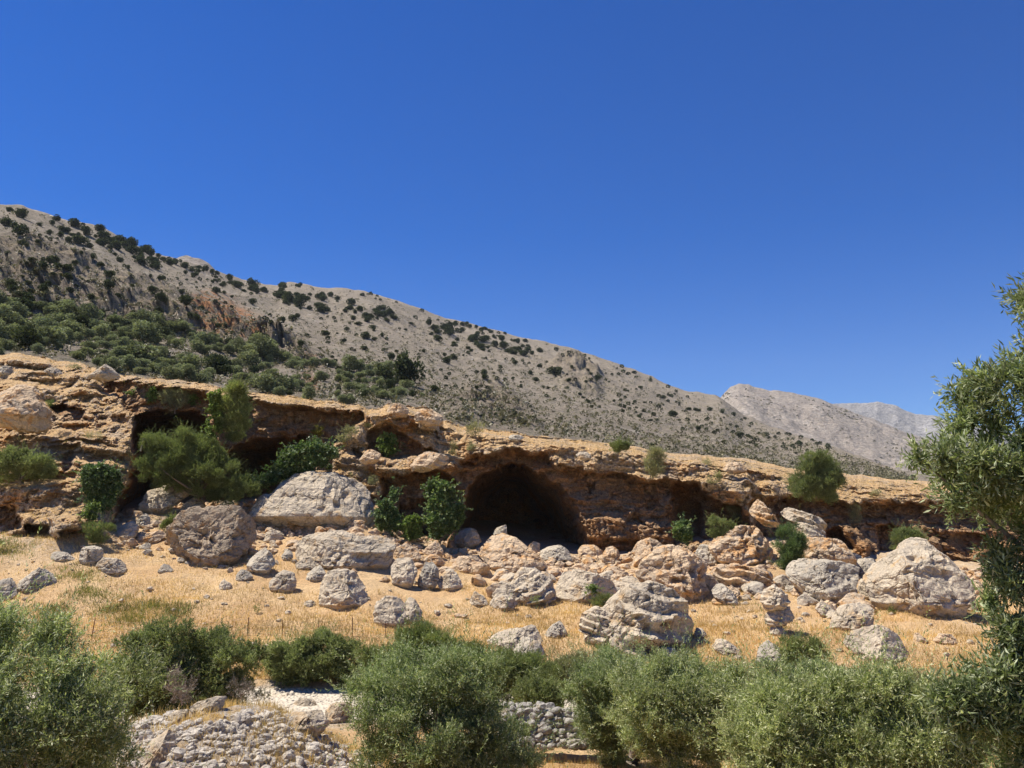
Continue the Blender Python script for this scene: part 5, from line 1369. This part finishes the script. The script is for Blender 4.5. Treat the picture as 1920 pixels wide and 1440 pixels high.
B("pale stones at the near edge of the riverbed", [(545, 1322), (560, 1312), (585, 1312), (592, 1324), (570, 1330)], 'pale', group="rocks of the stony mound")

# ---------------------------------------------------------------- dry stone wall: one wall, the stones are its fabric
def stone_wall():
    r4 = np.random.RandomState(12)
    x0, x1 = 940, 1215
    Vs, Fs, b = [], [], 0
    V1, F1 = ico(2)
    px = x0
    def wall_Y(px): return 29.6 + .004 * (px - 960)
    for row in range(9):
        px = x0 + r4.uniform(0, 8)
        while px < x1:
            s = r4.uniform(5.5, 11.0)
            top = np.interp(px, [940, 960, 985, 1020, 1060, 1090, 1110, 1160, 1215], [1325, 1316, 1318, 1322, 1328, 1336, 1352, 1380, 1392]) + r4.uniform(-3, 3)
            for lay in (0, 1):
                py = 1398 - row * 9.3 + r4.uniform(-3, 3)
                if py < top + 2: continue
                Yw = wall_Y(px) + (0 if lay == 0 else .38) + r4.uniform(-.07, .07) + (1398 - py) * .011
                c = at(px, py, Yw); r = s * Yw / F
                P = V1.copy()
                for _ in range(6):
                    n = norm(r4.normal(size=3)); h = r4.uniform(.6, .88); d = P @ n - h
                    P = P - n * np.where(d > 0, d, 0)[:, None]
                P = P * np.array([r4.uniform(.9, 1.35), r4.uniform(.9, 1.3), r4.uniform(.62, .9)]) * r
                a = r4.uniform(-.5, .5); P = np.stack([P[:, 0] * math.cos(a) - P[:, 2] * math.sin(a), P[:, 1], P[:, 0] * math.sin(a) + P[:, 2] * math.cos(a)], 1)
                Vs.append(P + c); Fs.append(F1 + b); b += len(P)
            px += s * 1.55
    V = np.concatenate(Vs)
    base = at(1050, 1400, 29.7)
    o = mesh_obj("dry_stone_wall", V, np.concatenate(Fs), M['wallstone'], loc=base)
    tag(o, "low dry stone wall of rounded rubble between two olive trees", "stone wall")
M['wallstone'] = rock_mat("wall_stone", (.50, .45, .37), (.36, .33, .28), (.46, .36, .22), .3, 2.2)
stone_wall()

# ---------------------------------------------------------------- wire fence across the straw field
def fence():
    posts = [(171, 1198, 34), (345, 1196, 26), (463, 1194, 32), (530, 1194, 28), (598, 1194, 28), (661, 1196, 34), (722, 1197, 26), (790, 1200, 26)]
    def gp(px, py):
        Y = ground_hit(px, py); p = at(px, py, Y); p[2] = float(ground_z(p[0], p[1])); return p
    B0 = [gp(a, b) for a, b, _ in posts]
    root = thing("wire_fence", "thin rusty wire fence with slim posts crossing the straw field", "fence", B0[3])
    r5 = np.random.RandomState(3)
    tops = []
    for (a, b, h), p in zip(posts, B0):
        H = h * p[1] / F
        top = p + np.array([r5.uniform(-.05, .05) + (.12 if a == 171 else 0), r5.uniform(-.05, .05), H])
        tops.append((p, top))
        V, Fc = tubes([(np.linspace(p - np.array([0, 0, .15]), top, 4), np.full(4, .026 if a in (171, 463, 661) else .018))], 6)
        mesh_obj("post", V, Fc, M['rust'], parent=root)
    paths = []
    for (p, q), (p2, q2) in zip(tops[:-1], tops[1:]):
        n = 16
        for f in (.15, .4, .65, .92):
            a, b = p + (q - p) * f, p2 + (q2 - p2) * f
            P = a + (b - a) * np.linspace(0, 1, n)[:, None]
            P[:, 2] -= .05 * np.sin(np.linspace(0, math.pi, n))
            paths.append((P, np.full(n, .0045)))
        L = np.linalg.norm(p2 - p)
        for k in range(1, int(L / .3)):
            f = k * .3 / L
            a = p + (p2 - p) * f; b = q + (q2 - q) * f
            paths.append((np.stack([a + (b - a) * .12, a + (b - a) * .92]), np.full(2, .003)))
    V, Fc = tubes(paths, 4)
    mesh_obj("wire_mesh", V, Fc, M['wire'], parent=root)
fence()
def stick():
    Y = cliff_depth(262, 845) - .6
    Y = min(Y, 72.0)
    P = at(np.array([264, 266, 268, 269]), np.array([846, 836, 828, 822]), Y)
    V, Fc = tubes([(P, np.array([.07, .065, .06, .05]))], 7)
    tag(mesh_obj("wooden_stake", V, Fc, M['stick'], loc=P[0], smooth=True), "thin pale wooden stake leaning at the left cave edge", "stake")
stick()

# ---------------------------------------------------------------- dry grass nobody could count
def grass(name, n, sampler, h0, h1, w, mat, seed, lean=.35):
    r6 = np.random.RandomState(seed)
    P = sampler(r6, n); n = len(P)
    h = r6.uniform(h0, h1, n); a = r6.rand(n) * 6.28
    d = np.stack([np.cos(a), np.sin(a), a * 0], 1)
    ln = r6.normal(size=(n, 3)) * lean; ln[:, 2] = 1; ln = norm(ln)
    A = P - d * (w * .5); Bq = P + d * (w * .5); T = P + ln * h[:, None]
    Md = P + ln * (h * .55)[:, None]
    V = np.stack([A, Bq, Md + d * (w * .35), T], 1).reshape(-1, 3)
    Fc = np.arange(n * 4).reshape(n, 4)
    tone = np.clip(.5 + .6 * fbm(P * .5, 3, seed), 0, 1)
    tag(mesh_obj(name, V, Fc, M[mat], attrs={"rnd": np.repeat(r6.rand(n), 4), "tone": np.repeat(tone, 4)}), kind="stuff")
def on_ground(xy): return np.concatenate([xy, ground_z(xy[:, 0], xy[:, 1])[:, None]], 1)
def meadow(r, n):
    y = 45.2 + 22 * r.rand(n) ** 1.25; x = r.uniform(-.62, .62, n) * y
    k = fbm(np.stack([x * .22, y * .35, x * 0], -1), 4, 66) + .55 * (1 - sstep(50, 66, y))
    m = k > r.uniform(-.15, .6, n)
    return on_ground(np.stack([x, y], 1)[m])
grass("dry_grass", 170000, meadow, .10, .34, .03, 'grass', 31)
def front(r, n):
    y = r.uniform(18, 36.5, n); x = r.uniform(-.6, .6, n) * y
    k = fbm(np.stack([x * .4, y * .4, x * 0], -1), 4, 67)
    m = (k > r.uniform(-.1, .5, n)) | ((x > .3) & (y < 30))
    return on_ground(np.stack([x, y], 1)[m])
grass("dry_grass_near", 90000, front, .10, .36, .014, 'grass', 32)
def moundtop(r, n):
    x = r.normal(-7.0, 2.8, n); y = r.normal(26.0, 2.4, n)
    k = fbm(np.stack([x * .6, y * .6, x * 0], -1), 3, 69)
    m = (k > .0) & ((x > -6.6) | (y > 26.2) | (k > .35))
    return on_ground(np.stack([x, y], 1)[m])
grass("mound_grass", 16000, moundtop, .08, .38, .014, 'grass', 36)
def rimtop(r, n):
    c = r.randint(0, len(CPX), n); k = r.randint(CNR - 14, CNR, n)
    P = at(cPX[k, c], cPY[k, c], cD[k, c]); P[:, 1] += r.uniform(0, 2, n); return P
grass("rim_grass", 22000, rimtop, .12, .38, .04, 'grass', 33)
def ledges(r, n):
    P = at(cPX, cPY, cD)
    up = np.gradient(P[..., 1], axis=0) / (np.abs(np.gradient(P[..., 2], axis=0)) + 1e-3)
    w = (up > 1.2) & (cSh < .3)
    i = np.nonzero(w.ravel())[0]
    i = i[r.randint(0, len(i), n)]
    q = P.reshape(-1, 3)[i]
    k = fbm(q * .4, 3, 68)
    return q[k > r.uniform(-.2, .5, n)]
grass("ledge_grass", 40000, ledges, .08, .30, .04, 'grass', 34)
def green(r, n):
    c = np.array([(215, 1142), (270, 1135), (160, 1115), (15, 1030), (330, 1145), (90, 1150), (250, 1160), (150, 1080)])
    k = r.randint(0, len(c), n)
    px = c[k, 0] + r.normal(size=n) * 24; py = c[k, 1] + r.normal(size=n) * 8
    v = -(py - 720) / F
    out = []
    for a, b in zip(px[:400], py[:400]):
        Y = ground_hit(a, b)
        if Y: p = at(a, b, Y); out.append(p[:2])
    o = np.array(out); o = o[r.randint(0, len(o), n)] + r.normal(size=(n, 2)) * .25
    return on_ground(o)
grass("green_grass", 7000, green, .10, .34, .03, 'greengrass', 35)

# ---------------------------------------------------------------- the air between here and the far mountain
def haze():
    x0, x1, y0, y1, z0, z1 = -3200, 3600, -60, 4600, -60, 900
    V = [(x, y, z) for z in (z0, z1) for y in (y0, y1) for x in (x0, x1)]
    Fc = np.array([(0, 2, 3, 1), (4, 5, 7, 6), (0, 1, 5, 4), (2, 6, 7, 3), (0, 4, 6, 2), (1, 3, 7, 5)])
    m = bpy.data.materials.new("air"); m.use_nodes = True
    nt = m.node_tree; nt.nodes.remove(nt.nodes["Principled BSDF"])
    v = nt.nodes.new("ShaderNodeVolumePrincipled")
    v.inputs["Color"].default_value = (.80, .86, .96, 1)
    v.inputs["Density"].default_value = .000045
    nt.links.new(v.outputs[0], nt.nodes["Material Output"].inputs["Volume"])
    tag(mesh_obj("haze", V, Fc, m), kind="stuff")
haze()
